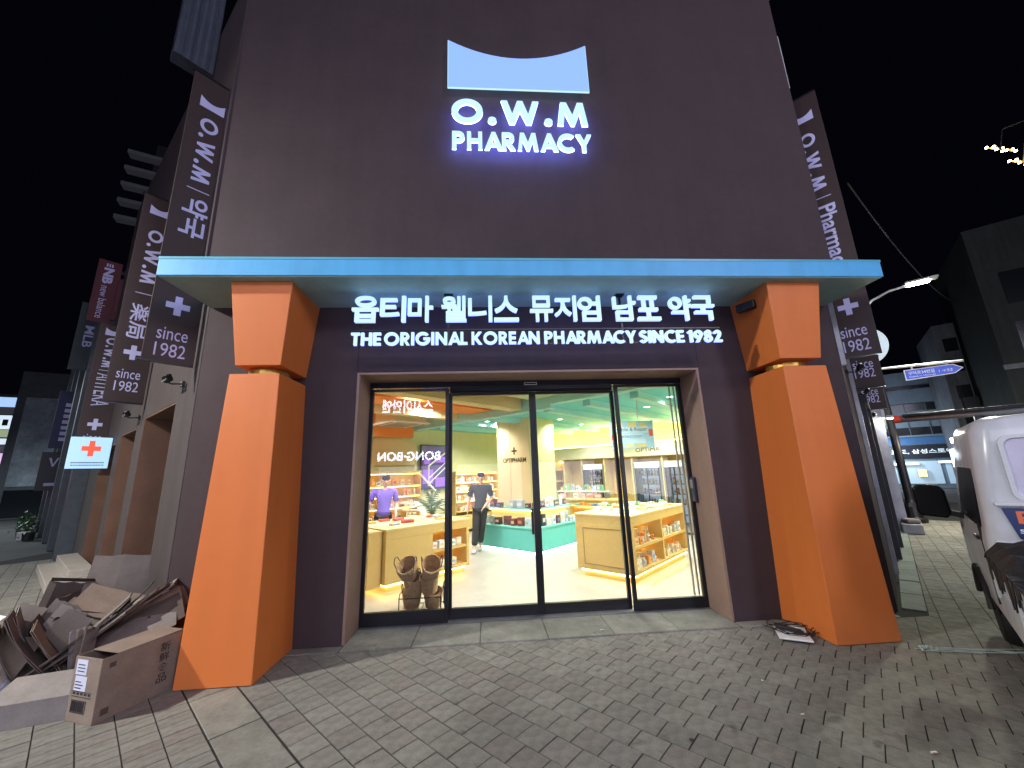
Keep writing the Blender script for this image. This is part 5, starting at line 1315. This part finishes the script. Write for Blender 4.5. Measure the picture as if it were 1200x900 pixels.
# torn black tarpaulin lying over the load
tp = MB(); NX, NY = 26, 34; vs = []
for j in range(NY+1):
    for i in range(NX+1):
        u = i/NX; v = j/NY; y = -.16-2.45*v
        hang = .10+.06*math.sin(v*37)+.05*math.sin(v*71+1)
        x = -.05-hang*.2 + 1.6*u if i else -.05
        z = 1.03+.10*math.sin(u*5+v*4)*math.sin(v*6+1)+.02*math.sin(u*31+v*17)+.015*math.sin(v*53-u*23)
        if i == 0: x, z = -.052, .985-hang
        elif i == 1: x, z = -.045, 1.005
        else: x = -.04+1.6*(i-1)/(NX-1)
        if j == 0: z -= .05; y += .05*math.sin(u*40)
        vs.append((x, y, z))
fs = [(j*(NX+1)+i, j*(NX+1)+i+1, (j+1)*(NX+1)+i+1, (j+1)*(NX+1)+i) for j in range(NY) for i in range(NX) if not (i == 0 and (j < 2 or math.sin(j*2.3) > .55))]
tp.add(vs, fs)
o = tp.build('tarpaulin', RUBBER); o.location = TR.location; o.rotation_euler = TR.rotation_euler
so_ = o.modifiers.new('thickness', 'SOLIDIFY'); so_.thickness = .008
tag(o, 'torn black tarpaulin draped over the load bed of the white truck', 'tarpaulin')

# ================================================================ RIGHT STREET
lp = thing('street_lamp', 'tall dark street lamp with lit head on the right street', 'street lamp', (11.5, 5.87, 0))
LD = V((.72, -.69, 0))
MB().lathe([(.26, 0), (.27, .10), (.20, .14), (.17, .42), (.12, .52), (.10, .60), (.085, 3.2), (.075, 3.3), (.06, 6.0), (.055, 6.3)], 16).build('pole', BLACKMETAL, lp, smooth=False)
q = MB(); q.tube([LD*0+V((0, 0, 6.2)), LD*.25+V((0, 0, 6.5)), LD*.7+V((0, 0, 6.68)), LD*1.1+V((0, 0, 6.72))], .035, 8); q.build('arm', GREYMETAL, lp)
hd = MB(Matrix.Translation(LD*1.35+V((0, 0, 6.74))) @ Matrix.Rotation(math.atan2(LD.y, LD.x), 4, 'Z')); hd.box(-.32, .38, -.13, .13, 0, .07); h_ = hd.build('lamp_head', GREYMETAL, lp, bevel=.02)
ln = MB(Matrix.Translation(LD*1.35+V((0, 0, 6.74))) @ Matrix.Rotation(math.atan2(LD.y, LD.x), 4, 'Z')); ln.box(-.28, .20, -.10, .10, -.05, -.002); ln.build('lens', mat('street_lamp_lens', (1, 1, .9), .4, vary=0, emis=(1, 1, .72), es=90), h_, bevel=.02)
q = MB(); q.tube([LD*0+V((0, 0, 4.36)), LD*1.72+V((0, 0, 4.27))], .035, 8); q.build('sign_arm', GREYMETAL, lp)
ss = thing('street_sign', 'blue arrow street name sign reading 구덕로34번길 hung from the lamp arm', 'sign', (11.5, 5.87, 0), math.atan2(LD.y, LD.x))
arr = poly2d([[(.56, 3.93), (1.50, 3.97), (1.66, 4.08), (1.50, 4.20), (.56, 4.20)]])
put(MB(), fit(arr, .54, 1.68, 3.91, 4.215), -.014, .03).build('white_border', WHITEP, ss)
put(MB(), fit(arr, .56, 1.655, 3.93, 4.195), -.018, .003).build('blue_plate', mat('sign_blue', (.05, .10, .55), .4, vary=0, emis=(.04, .07, .45), es=.25), ss)
q = MB(); wordmesh(q, '구덕로34번길', .62, 1.14, 4.05, 4.155, -.0195, .01); q.build('sign_lettering', WHITEP, ss); q = MB(); wordmesh(q, 'Gudeok-ro 34beon-gil', .62, 1.14, 3.97, 4.02, -.0195, 0); q.build('sign_lettering', WHITEP, ss); q = MB(); wordmesh(q, '1→52', 1.22, 1.48, 4.03, 4.10, -.0195, 0); q.build('sign_lettering', WHITEP, ss)
q = MB()
for x in (.72, 1.40): q.box(x-.02, x+.02, -.01, .01, 4.20, 4.29)
q.build('hanger', GREYMETAL, ss)
# second dark pole base and round sign
p2_ = thing('bollard_post', 'dark conical post base standing behind the street lamp foot', 'post', (12.6, 7.3, 0))
MB().lathe([(.30, 0), (.30, .10), (.18, .2), (.15, .8), (.09, 1.6), (.07, 3.2), (0, 3.22)], 14).build('shaft', BLACKMETAL, p2_)
rs = thing('round_sign', 'round white lit sign half hidden behind the right banners', 'sign', rpos(3.4, .25), RRz)
def disc(r, n=36): return poly2d([[(r*cos(2*pi*i/n), 3.86+r*sin(2*pi*i/n)) for i in range(n)]])
put(MB(), disc(.37), -.04, .08).build('sign_face', mat('round_sign_white', (.75, .85, .85), .5, vary=0, emis=(.60, .78, .80), es=.55), rs)
q = MB(); q.box(-.30, .24, -.0425, -.041, 3.74, 3.78); q.box(-.02, .10, -.0425, -.041, 3.78, 3.98); q.add([(-.05, -.0425, 4.05), (.14, -.0425, 4.02), (.05, -.0425, 4.14)], [(0, 1, 2)]); q.box(-.2, .2, -.0425, -.041, 3.62, 3.635); q.build('sign_mark', INK, rs)
MB().box(-.60, -.36, -.02, .02, 3.83, 3.88).build('bracket', BLACKMETAL, rs)
# white neighbour and pavement clutter
nb = thing('white_building', 'narrow white building end beyond the right side wall', 'building')
MB(MR).box(7.0, 14.5, -.30, 6, 0, 9.0).build('wall', mat('grey_white_plaster', (.50, .52, .58), .8, vary=.1, bump=.2, streak=.15), nb)
MB(MR).box(6.99, 14.5, -.36, -.301, 2.75, 2.95).build('cornice', WHITEP, nb)
q = MB(MR); q.box(7.6, 9.4, -.305, -.298, .1, 2.4); q.build('shopfront', DGLASS, nb)
wl = thing('wall_lamp', 'small bright white lamp at the end of the right wall', 'lamp', MR @ V((6.95, -.42, 2.72)), RANG)
MB().box(-.10, .10, -.10, .05, 0, .06).build('housing', GREYMETAL, wl); MB().box(-.08, .08, -.09, .04, -.02, -.001).build('lens', mat('lamp_white', (1, 1, 1), .5, vary=0, emis=(1, 1, .92), es=14), wl)
cr = thing('planter_box', 'grey box at the foot of the white building end', 'box', MR @ V((6.8, -.35, 0)), RANG)
MB().box(-.15, .35, -.18, .18, 0, .22).build('crate', GREYMETAL, cr, bevel=.02)
sk_ = MB().cbox((.1, 0, .275), (.36, .26, .10), (.06, .05, .3)).build('sack', CARD[3], bevel=.04); sk_.location = cr.location; sk_.rotation_euler = cr.rotation_euler; tag(sk_, 'pale sack lying on the grey box by the white building', 'sack')

FW = R(-43.0)      # far right buildings face back down the street
def bl(name, label, loc, rz, boxes, m, cat='building', extra=None):
    t_ = thing(name, label, cat, loc, rz)
    q = MB()
    for b_ in boxes: q.box(*b_)
    q.build('wall', m, t_)
    return t_
dk = mat('far_concrete', (.16, .17, .20), .8, vary=.2, scale=.6, streak=.2)
wn = mat('far_window', (.01, .012, .016), .15, vary=0)
lit = mat('far_window_lit', (.5, .6, .7), .4, vary=0, emis=(.35, .55, .75), es=.5)
# local x to viewer's right, y away
b1_ = bl('office_building', 'blue grey building with long window bands at the end of the right street', (26, 17, 0), FW, [(-3.4, 4.2, 0, 8, 0, 7.0)], mat('blue_grey_panel', (.22, .29, .36), .7, vary=.12, scale=.8))
for z0, z1 in ((3.1, 3.55), (4.55, 5.0), (5.9, 6.1)):
    MB().box(-3.3, 4.1, -.03, .001, z0, z1).build('window', wn, b1_)
for i in range(9): MB().box(-3.3+.9*i, -3.26+.9*i, -.05, -.031, 3.1, 5.0).build('mullion', dk, b1_)
MB().box(-3.4, 4.2, -.12, -.001, 2.55, 2.95).build('blue_fascia', mat('blue_fascia', (.04, .12, .28), .5, vary=.1, emis=(.03, .10, .25), es=.35), b1_)
sgn_ = thing('shop_sign', 'dark sign with white Korean lettering 삼성스토어 at the end of the right street', 'sign', (26, 17, 0), FW)
MB().box(-2.4, 3.2, -.22, -.13, 1.75, 2.5).build('sign_board', mat('navy_board', (.012, .016, .03), .4, vary=0), sgn_)
q = MB(); wordmesh(q, '남포도, 삼성스토어', -2.0, .95, 1.98, 2.26, -.225, .02); q.build('letter_strip', mat('far_sign_white', (.8, .85, .9), .5, vary=0, emis=(.6, .75, .85), es=.8), sgn_)
sf_ = MB(); 
for x0, x1 in ((-3.2, -1.6), (-1.4, .3), (.5, 1.9), (2.1, 4.0)): MB().box(x0, x1, -.06, -.001, .25, 1.55).build('shop_window', lit, b1_)
for x, z, wd, c in ((-1.9, 1.35, 2.6, (.8, .9, 1)), (1.3, 1.42, 2.2, (.8, .9, 1)), (-.55, .66, .34, (1, .82, .25)), (2.4, .85, .7, (.5, .8, 1)), (-2.6, .75, .5, (.9, .9, .6))):
    t_ = thing('light_box', '%s light box sign on the far shopfront at the end of the right street' % ('long white' if wd > 2.5 else 'white' if wd > 2 else 'yellow' if c[2] < .3 else 'blue' if c[0] < .6 else 'cream'), 'sign', (26, 17, 0), FW)
    MB().box(x-wd/2, x+wd/2, -.30, -.20, z, z+(.12 if wd > 2 else .42)).build('light_face', mat('lit_%d' % len(MATS), c, .5, vary=0, emis=c, es=2.2), t_)
    MB().box(x-wd/2-.02, x+wd/2+.02, -.20, -.17, z-.02, z+(.14 if wd > 2 else .44)).build('frame', DARK, t_)
b2_ = bl('tall_building', 'tall narrow grey lavender building behind the blue street sign', (23.6, 13.2, 0), FW, [(.9, 2.0, 0, 5, 0, 9.2)], mat('lavender_concrete', (.30, .28, .36), .8, vary=.12, scale=.6, streak=.2))
q = MB(); q.box(-.1, .89, .2, 5, 0, 8.6); q.build('stair_wing', dk, b2_)
for z in (3.2, 4.6, 6.0, 7.1): MB().box(.15, .65, .17, .199, z, z+.7).build('window', wn, b2_)
MB().box(.2, .8, -.25, .19, 3.9, 4.6).build('ac_unit', BLACKMETAL, b2_)
b3_ = bl('dark_building', 'big unlit building at the right edge with dark windows', (21.5, 8.6, 0), FW, [(-.9, 12, 0, 6, 0, 11.4)], mat('dark_teal_grey', (.022, .027, .028), .8, vary=.25, scale=.5, streak=.3))
for z in (3.4, 5.6, 7.8):
    for i in range(6): MB().box(-.3+1.5*i, .7+1.5*i, -.03, .001, z, z+1.4).build('window', wn, b3_)
q = MB(); q.box(-.95, 12, -.08, -.001, 5.1, 5.3); q.box(-.95, 12, -.08, -.001, 2.9, 3.1); q.build('ledge', dk, b3_)
o = thing('warm_lamp', 'orange white shop lamp behind the cab of the truck', 'lamp', (12.2, 5.2, 0), FW)
MB().box(.10, .42, -.06, .06, 2.08, 2.22).build('light_face', mat('warm_white_lit', (1, .85, .7), .5, vary=0, emis=(1, .72, .45), es=5), o, bevel=.02)
MB().tube([(.26, 0, 0), (.26, 0, 2.07)], .03, 8).build('pole', BLACKMETAL, o)
o = thing('lit_sign', 'tall leaning white lit sign right behind the truck window', 'sign', (12.6, 4.9, 0), FW)
MB().box(-.46, -.22, -.04, .04, 1.45, 1.92).build('light_face', mat('cyan_white_lit', (.8, .95, 1), .5, vary=0, emis=(.6, .9, 1), es=2.2), o)
MB().box(-.36, -.26, -.05, -.041, 1.78, 1.88).build('red_mark', MATS['lit_red'], o); MB().tube([(-.34, 0, 0), (-.34, 0, 1.45)], .03, 8).build('post', BLACKMETAL, o)
# string of decorative lamps over the right street
LM = mat('bulb_warm', (1, .8, .5), .5, vary=0, emis=(1, .78, .42), es=30)
for k, (d, lab) in enumerate((((1.344, .755, .7766), 'star shaped lit street decoration at the upper right'), ((1.405, .76, .742), 'lit street decoration at the right edge, cut by the frame'))):
    c = camloc+V(d)*8
    t_ = thing('street_decoration', lab, 'lamp', c, 0, 'lit decorations over the right street')
    for j in range(9):
        a = j*2*pi/9; q = MB(); r = .16 if j % 2 else .30
        q.tube([(0, 0, 0), (r*cos(a)*.9, r*sin(a)*.35, r*sin(a)*.55)], .012, 5); q.build('wire_arm', BRASS, t_)
        q = MB(); q.lathe([(0, -.02), (.022, -.012), (.026, 0), (.022, .012), (0, .02)], 8, (r*cos(a)*.9, r*sin(a)*.35, r*sin(a)*.55)); q.build('bulb', LM, t_)
    MB().tube([(0, 0, 0), (.2, 0, .5), (2.5, -.6, 1.2)], .012, 5).build('cable', RUBBER, t_)
lamp('decoration_light', 'POINT', tuple(camloc+V((1.39, .758, .755))*8), 25, (1, .75, .4), .2)
q = MB(); P0_ = V((8.5, 2.8, 8.2)); P1_ = V((27, 14, 10.5))
q.tube([P0_.lerp(P1_, t/12)-V((0, 0, 1.2*4*(t/12)*(1-t/12))) for t in range(13)], .018, 5); tag(q.build('overhead_wire', RUBBER), 'thin overhead wire crossing the night sky at the right', 'wire')

# ================================================================ LEFT STREET
nl_ = thing('dark_shop_building', 'dark neighbouring building with glass shopfronts beyond the pharmacy on the left', 'building')
MB(ML).box(8.75, 22, -6, -.15, 0, 7.4).build('wall', mat('dark_slate', (.055, .06, .07), .6, vary=.2, scale=.8), nl_)
for i in range(5): MB(ML).box(9.0+2.5*i, 9.35+2.5*i, -.149, .25, 0, 7.2).build('column', mat('slate_column_%d' % i, (.07, .085, .10), .4, vary=.15), nl_)
for i in range(4): MB(ML).box(9.5+2.5*i, 11.4+2.5*i, -.148, -.10, .1, 2.9).build('shop_window', DGLASS, nl_)
MB(ML).box(9.4, 21, -.148, .05, 3.0, 3.4).build('fascia', DARK, nl_)
def lsign(label, t, out, w_, z0, z1, m, deco):
    t_ = thing('hanging_banner', label, 'banner', lpos(t, out), LR)
    MB().box(0, w_, -.03, .03, z0, z1).build('banner_panel', m, t_, bevel=.004)
    MB().box(w_, w_+.10, -.02, .02, z1-.3, z1-.2).build('bracket', BLACKMETAL, t_)
    q = MB(); deco(q, w_, z0, z1); q.build('printed_lettering', PRINT, t_); return t_
def nbdeco(q, w_, z0, z1):
    wordmesh(q, 'new balance', w_*.30, w_*.62, z0+.12, z1-.75, -.0315, .0, rot=True)
    wordmesh(q, 'NB', w_*.28, w_*.70, z1-.68, z1-.22, -.0315, .05, rot=True)
    for k in range(3): q.box(w_*.34+.05*k, w_*.34+.05*k+.03, -.0315, -.031, z1-.18, z1-.09)
lsign('crimson new balance banner above the left street', 9, .60, .46, 5.95, 7.75, mat('crimson_banner', (.09, .012, .022), .6, vary=.1), nbdeco)
lsign('dark green grey MLB banner farther along the left street', 12, .62, .55, 5.2, 7.4, mat('green_black_banner', (.03, .045, .05), .6, vary=.1), lambda q, w_, z0, z1: wordmesh(q, 'MLB', w_*.32, w_*.68, z0+.75, z1-.75, -.0315, .02, rot=True))
lsign('small crimson panel beside the new balance banner', 8.7, .18, .30, 6.0, 7.2, MATS['crimson_banner'], lambda q, w_, z0, z1: q.box(w_*.45, w_*.55, -.0315, -.031, z0+.2, z1-.2))
lsign('navy vertical shop banner low on the left street', 15, .55, .55, 3.0, 5.0, mat('navy_banner', (.02, .03, .09), .6, vary=.1), lambda q, w_, z0, z1: [q.box(w_*.35, w_*.62, -.0315, -.031, z0+.25+.2*i, z0+.37+.2*i) for i in range(7)])
lsign('dark shop banner with a Y shaped mark below the navy banner', 15.5, .62, .60, 1.6, 2.9, mat('black_banner', (.015, .018, .022), .5, vary=.1), lambda q, w_, z0, z1: (q.add([(w_*.3, -.0315, z1-.2), (w_*.4, -.0315, z1-.2), (w_*.52, -.0315, z1-.5), (w_*.46, -.0315, z1-.5)], [(0,1,2,3)]), q.add([(w_*.62, -.0315, z1-.2), (w_*.7, -.0315, z1-.2), (w_*.52, -.0315, z1-.5), (w_*.48, -.0315, z1-.45)], [(0,1,2,3)]), q.box(w_*.3, w_*.7, -.0315, -.031, z0+.15, z0+.25)))
# far buildings closing the left street; local x right, y away
fb = bl('corner_building', 'dark building with pale mural panel at the end of the left street', (-26.4, 20.6, 0), R(28), [(-1.9, 5.0, 0, 6, 0, 8.6)], mat('far_dark_wall', (.075, .085, .10), .8, vary=.2, scale=.5))
MB().box(-1.5, .3, -.08, -.001, 1.8, 7.0).build('mural_panel', mat('mural_grey', (.24, .28, .32), .7, vary=.35, scale=.9), fb)
MB().box(-1.5, .1, -.05, -.001, .1, 1.6).build('shop_window', wn, fb)
for i, x in enumerate((.6, 1.5, 2.4, 3.3)): MB().box(x, x+.7, -.05, -.001, .2, 2.3).build('shop_window', lit if i in (1,) else wn, fb)
q = MB(); q.box(.5, 4.2, -.3, -.002, 2.45, 2.8); q.build('awning', DARK, fb)
t_ = thing('shop_display', 'bright green white window display at the foot of the far left building', 'display', (-26.4, 20.6, 0), R(28))
MB().box(1.2, 1.5, -.45, -.30, .3, 1.9).build('light_face', mat('green_white_lit', (.7, 1, .9), .5, vary=0, emis=(.35, .85, .7), es=.9), t_); MB().box(1.15, 1.55, -.30, -.26, .1, 2.0).build('frame', DARK, t_)
LEDS = [((.42, .62, 1.0), .95, 6.75, 7.35), ((.10, .09, .12), .25, 6.3, 6.7), ((.70, .85, 1.0), .95, 5.35, 6.2), ((.45, .55, .35), .6, 4.85, 5.3), ((.75, .85, .95), .9, 4.4, 4.75), ((.12, .14, .2), .3, 3.9, 4.35), ((.80, .50, .85), .9, 3.2, 3.85), ((1.0, .05, .30), .95, 2.55, 3.15), ((.45, .75, 1.0), 1.0, 1.75, 2.5), ((1.0, .08, .38), .95, 1.05, 1.7)]
lt = thing('screen_tower', 'stack of bright pink, white and blue lit screens at the far left edge', 'screen', (-30.6, 21.4, 0), R(24))
MB().box(-3.0, 1.15, .0, 2.5, 0, 7.6).build('tower_body', DARK, lt)
for i, (c, e_, z0, z1) in enumerate(LEDS):
    p = MB().box(-2.9, 1.0-.03*(i % 3), -.12, -.001, z0, z1).build('lit_screen', mat('screen_%d' % i, c, .4, vary=0, emis=c, es=e_), lt)
    if i in (2, 5, 8):
        q = MB()
        for k in range(4): q.box(-.6+.36*k, -.36+.36*k, -.126, -.1205, z0+.25*(z1-z0), z0+.7*(z1-z0))
        q.build('screen_mark', INK if i != 5 else WHITEP, p)
ap = bl('apartment_tower', 'dark tower with five faint lit ledges above the left street', (-19.4, 15.5, 0), R(25), [(0, 4.0, .5, 6, 0, 21.5)], mat('night_concrete', (.035, .038, .045), .8, vary=.1))
for k in range(5):
    MB().box(-1.0, .75, -.05, .49, 15.9+1.05*k, 16.12+1.05*k).build('balcony_ledge', mat('ledge_%d' % k, (.16, .165, .19), .7, vary=.1, emis=(.30, .30, .36), es=.03), ap)
for i in range(6):
    p = ML @ V((15.5+.55*i, .5+.1*(i % 2), 0))
    t_ = thing('potted_shrub', '%s potted shrub counted from the pharmacy along the left pavement, in a %s pot' % (ORD[i], ('dark', 'white', 'brown')[i % 3]), 'plant', p, LANG, 'pots along the left pavement')
    MB().lathe([(.13, 0), (.16, .25), (.12, .26), (0, .24)], 10).build('pot', (DARK, WHITEP, CARD[2])[i % 3], t_)
    q = MB()
    for k in range(70):
        v_ = V((rng.gauss(0, .09), rng.gauss(0, .09), .50+rng.gauss(0, .13))); s_ = rng.uniform(.03, .06); d1 = V((rng.uniform(-1, 1), rng.uniform(-1, 1), rng.uniform(-1, 1)))*s_; d2 = V((rng.uniform(-1, 1), rng.uniform(-1, 1), rng.uniform(-1, 1)))*s_
        q.add([v_-d1, v_+d2, v_+d1, v_-d2], [(0, 1, 2, 3)])
    q.build('foliage', LEAF, t_)

# ================================================================ OPPOSITE SIDE OF THE SQUARE (behind the camera; seen mirrored in the doors)
ob = thing('opposite_building', 'shop building across the square with lit signs, mirrored in the doors', 'building', (0, -12.2, 0), pi)
MB().box(-14, 16, 0, 6, 0, 11).build('wall', mat('opposite_wall', (.09, .09, .11), .8, vary=.15, scale=.5), ob)
for i in range(9): MB().box(-12+3*i, -9.5+3*i, -.05, -.001, 3.9+2.6*(i % 2), 5.4+2.6*(i % 2)).build('window', wn, ob)
SW = mat('assumed_window_glow', (.6, .7, .9), .5, vary=.3, scale=.8, emis=(.70, .72, 1.0), es=2.6)
SW2 = mat('boosted_shop_window', (.6, .7, .9), .5, vary=.3, scale=.8, emis=(.86, .82, .92), es=5)  # window glow raised to light the paving and the left pillar
for i in range(7): MB().box(-11.5+3.4*i, -8.6+3.4*i, -.06, -.001, .2, 2.1).build('shop_window', SW2 if i < 3 else SW, ob)  # lit windows are assumed, unseen; they give cool light from across the square
def osign(label, x0, x1, z0, z1, text, face, back, off=.02, h=.5):
    t_ = thing('shop_sign', label, 'sign', (0, -12.2, 0), pi)
    MB().box(x0, x1, -.30, -.02, z0, z1).build('sign_board', back, t_)
    if text:
        q = MB(); m_ = (z0+z1)/2; wordmesh(q, text, x0+.1, x1-.1, m_-h*(z1-z0)/2, m_+h*(z1-z0)/2, -.305, off); q.build('letter_strip', face, t_)
    return t_
LW_ = mat('opposite_letters', (.8, .85, 1), .5, vary=0, emis=(.72, .78, 1.0), es=26)
DB_ = mat('opposite_board', (.02, .015, .03), .5, vary=0)
osign('lit sign 스시이안앤 across the square', 2.55, 5.0, 4.35, 5.15, '스시이안앤', LW_, DB_, .02, .75)
osign('small lit sign across the square beside 스시이안앤', 5.05, 5.55, 4.5, 5.2, '본점', LW_, DB_, .02, .4)
osign('lit sign BONG BONG across the square', 2.2, 5.5, 2.20, 2.85, 'BONG·BONG', LW_, DB_, .03, .6)
osign('broad blank glowing board added across the square as fill light', -4.5, 1.6, 7.2, 8.8, None, None, mat('fill_board_glow', (.6, .7, 1), .5, vary=.2, scale=1.2, emis=(.78, .78, 1.0), es=10.2))  # added glowing board, cool fill on the front
osign('tall blank glowing board added across the square as fill light', -9.0, -7.2, 6.6, 10.6, None, None, mat('tall_fill_board_glow', (.6, .5, 1), .5, vary=.2, scale=1.2, emis=(.85, .80, 1.0), es=30))  # added glowing board, raised to light the left pillar's inner face
osign('high blank glowing board added across the square as fill light', 6.2, 9.5, 6.8, 8.6, None, None, mat('fill_board_glow2', (.5, .6, 1), .5, vary=.2, scale=1.2, emis=(.78, .78, 1.0), es=14))  # added glowing board, part of the same fill
assumed_lamp = thing('street_lamp', 'assumed unseen street lamp at the left of the square, giving the key light', 'street lamp', (-9.6, -3.5, 0))  # assumed lamp out of frame, placed by the direction of the shadows
MB().lathe([(.2, 0), (.2, .12), (.1, .3), (.08, 6.4), (0, 6.42)], 14).build('pole', BLACKMETAL, assumed_lamp)
q = MB(); q.tube([(0, 0, 6.35), (.5, .2, 6.5), (1.0, .4, 6.5)], .03, 8); q.build('arm', GREYMETAL, assumed_lamp)
MB().box(.72, 1.28, .28, .52, 6.42, 6.50).build('lamp_head', GREYMETAL, assumed_lamp, bevel=.02)
MB().box(.76, 1.24, .31, .49, 6.405, 6.419).build('lens', mat('lamp_lens_cool', (1, 1, 1), .5, vary=0, emis=(.93, .95, 1), es=20), assumed_lamp)
if _tobj.name in COL.objects: bpy.data.objects.remove(_tobj)
bpy.data.objects.remove(bpy.data.objects['__none__']) if '__none__' in bpy.data.objects else None

lamp('wall_lamp_light', 'POINT', tuple(MR @ V((6.95, -.55, 2.66))), 90, (1, 1, .92), .08)
lamp('warm_lamp_light', 'POINT', tuple(Matrix.Translation((12.2, 5.2, 0)) @ Matrix.Rotation(FW, 4, 'Z') @ V((.26, -.25, 2.15))), 120, (1, .75, .5), .1)
for x in (-2, 1.5): lamp('shopfront_fill', 'POINT', tuple(Matrix.Translation((26, 17, 0)) @ Matrix.Rotation(FW, 4, 'Z') @ V((x, -1.6, 2.3))), 280, (.75, .88, 1), .3)  # lamps added in front of the lit signs to brighten the far facade
s2 = thing('street_lamp', 'unseen street lamp added to light the left street', 'street lamp', (-24.5, 9.5, 0))  # added lamp, unseen; brightens the far left paving
MB().lathe([(.2, 0), (.2, .12), (.1, .3), (.08, 6.4), (0, 6.42)], 14).build('pole', BLACKMETAL, s2)
q = MB(); q.tube([(0, 0, 6.35), (.5, .2, 6.5), (1.0, .4, 6.5)], .03, 8); q.build('arm', GREYMETAL, s2)
MB().box(.72, 1.28, .28, .52, 6.42, 6.50).build('lamp_head', GREYMETAL, s2, bevel=.02)
MB().box(.76, 1.24, .31, .49, 6.405, 6.419).build('lens', MATS['lamp_lens_cool'], s2)
lamp('left_street_fill', 'SPOT', (-23.5, 9.9, 6.3), 2600, (.82, .95, 1.0), .15, aim=(-22.5, 10.5, 0), spot=165, blend=.5)  # fill from the added left street lamp
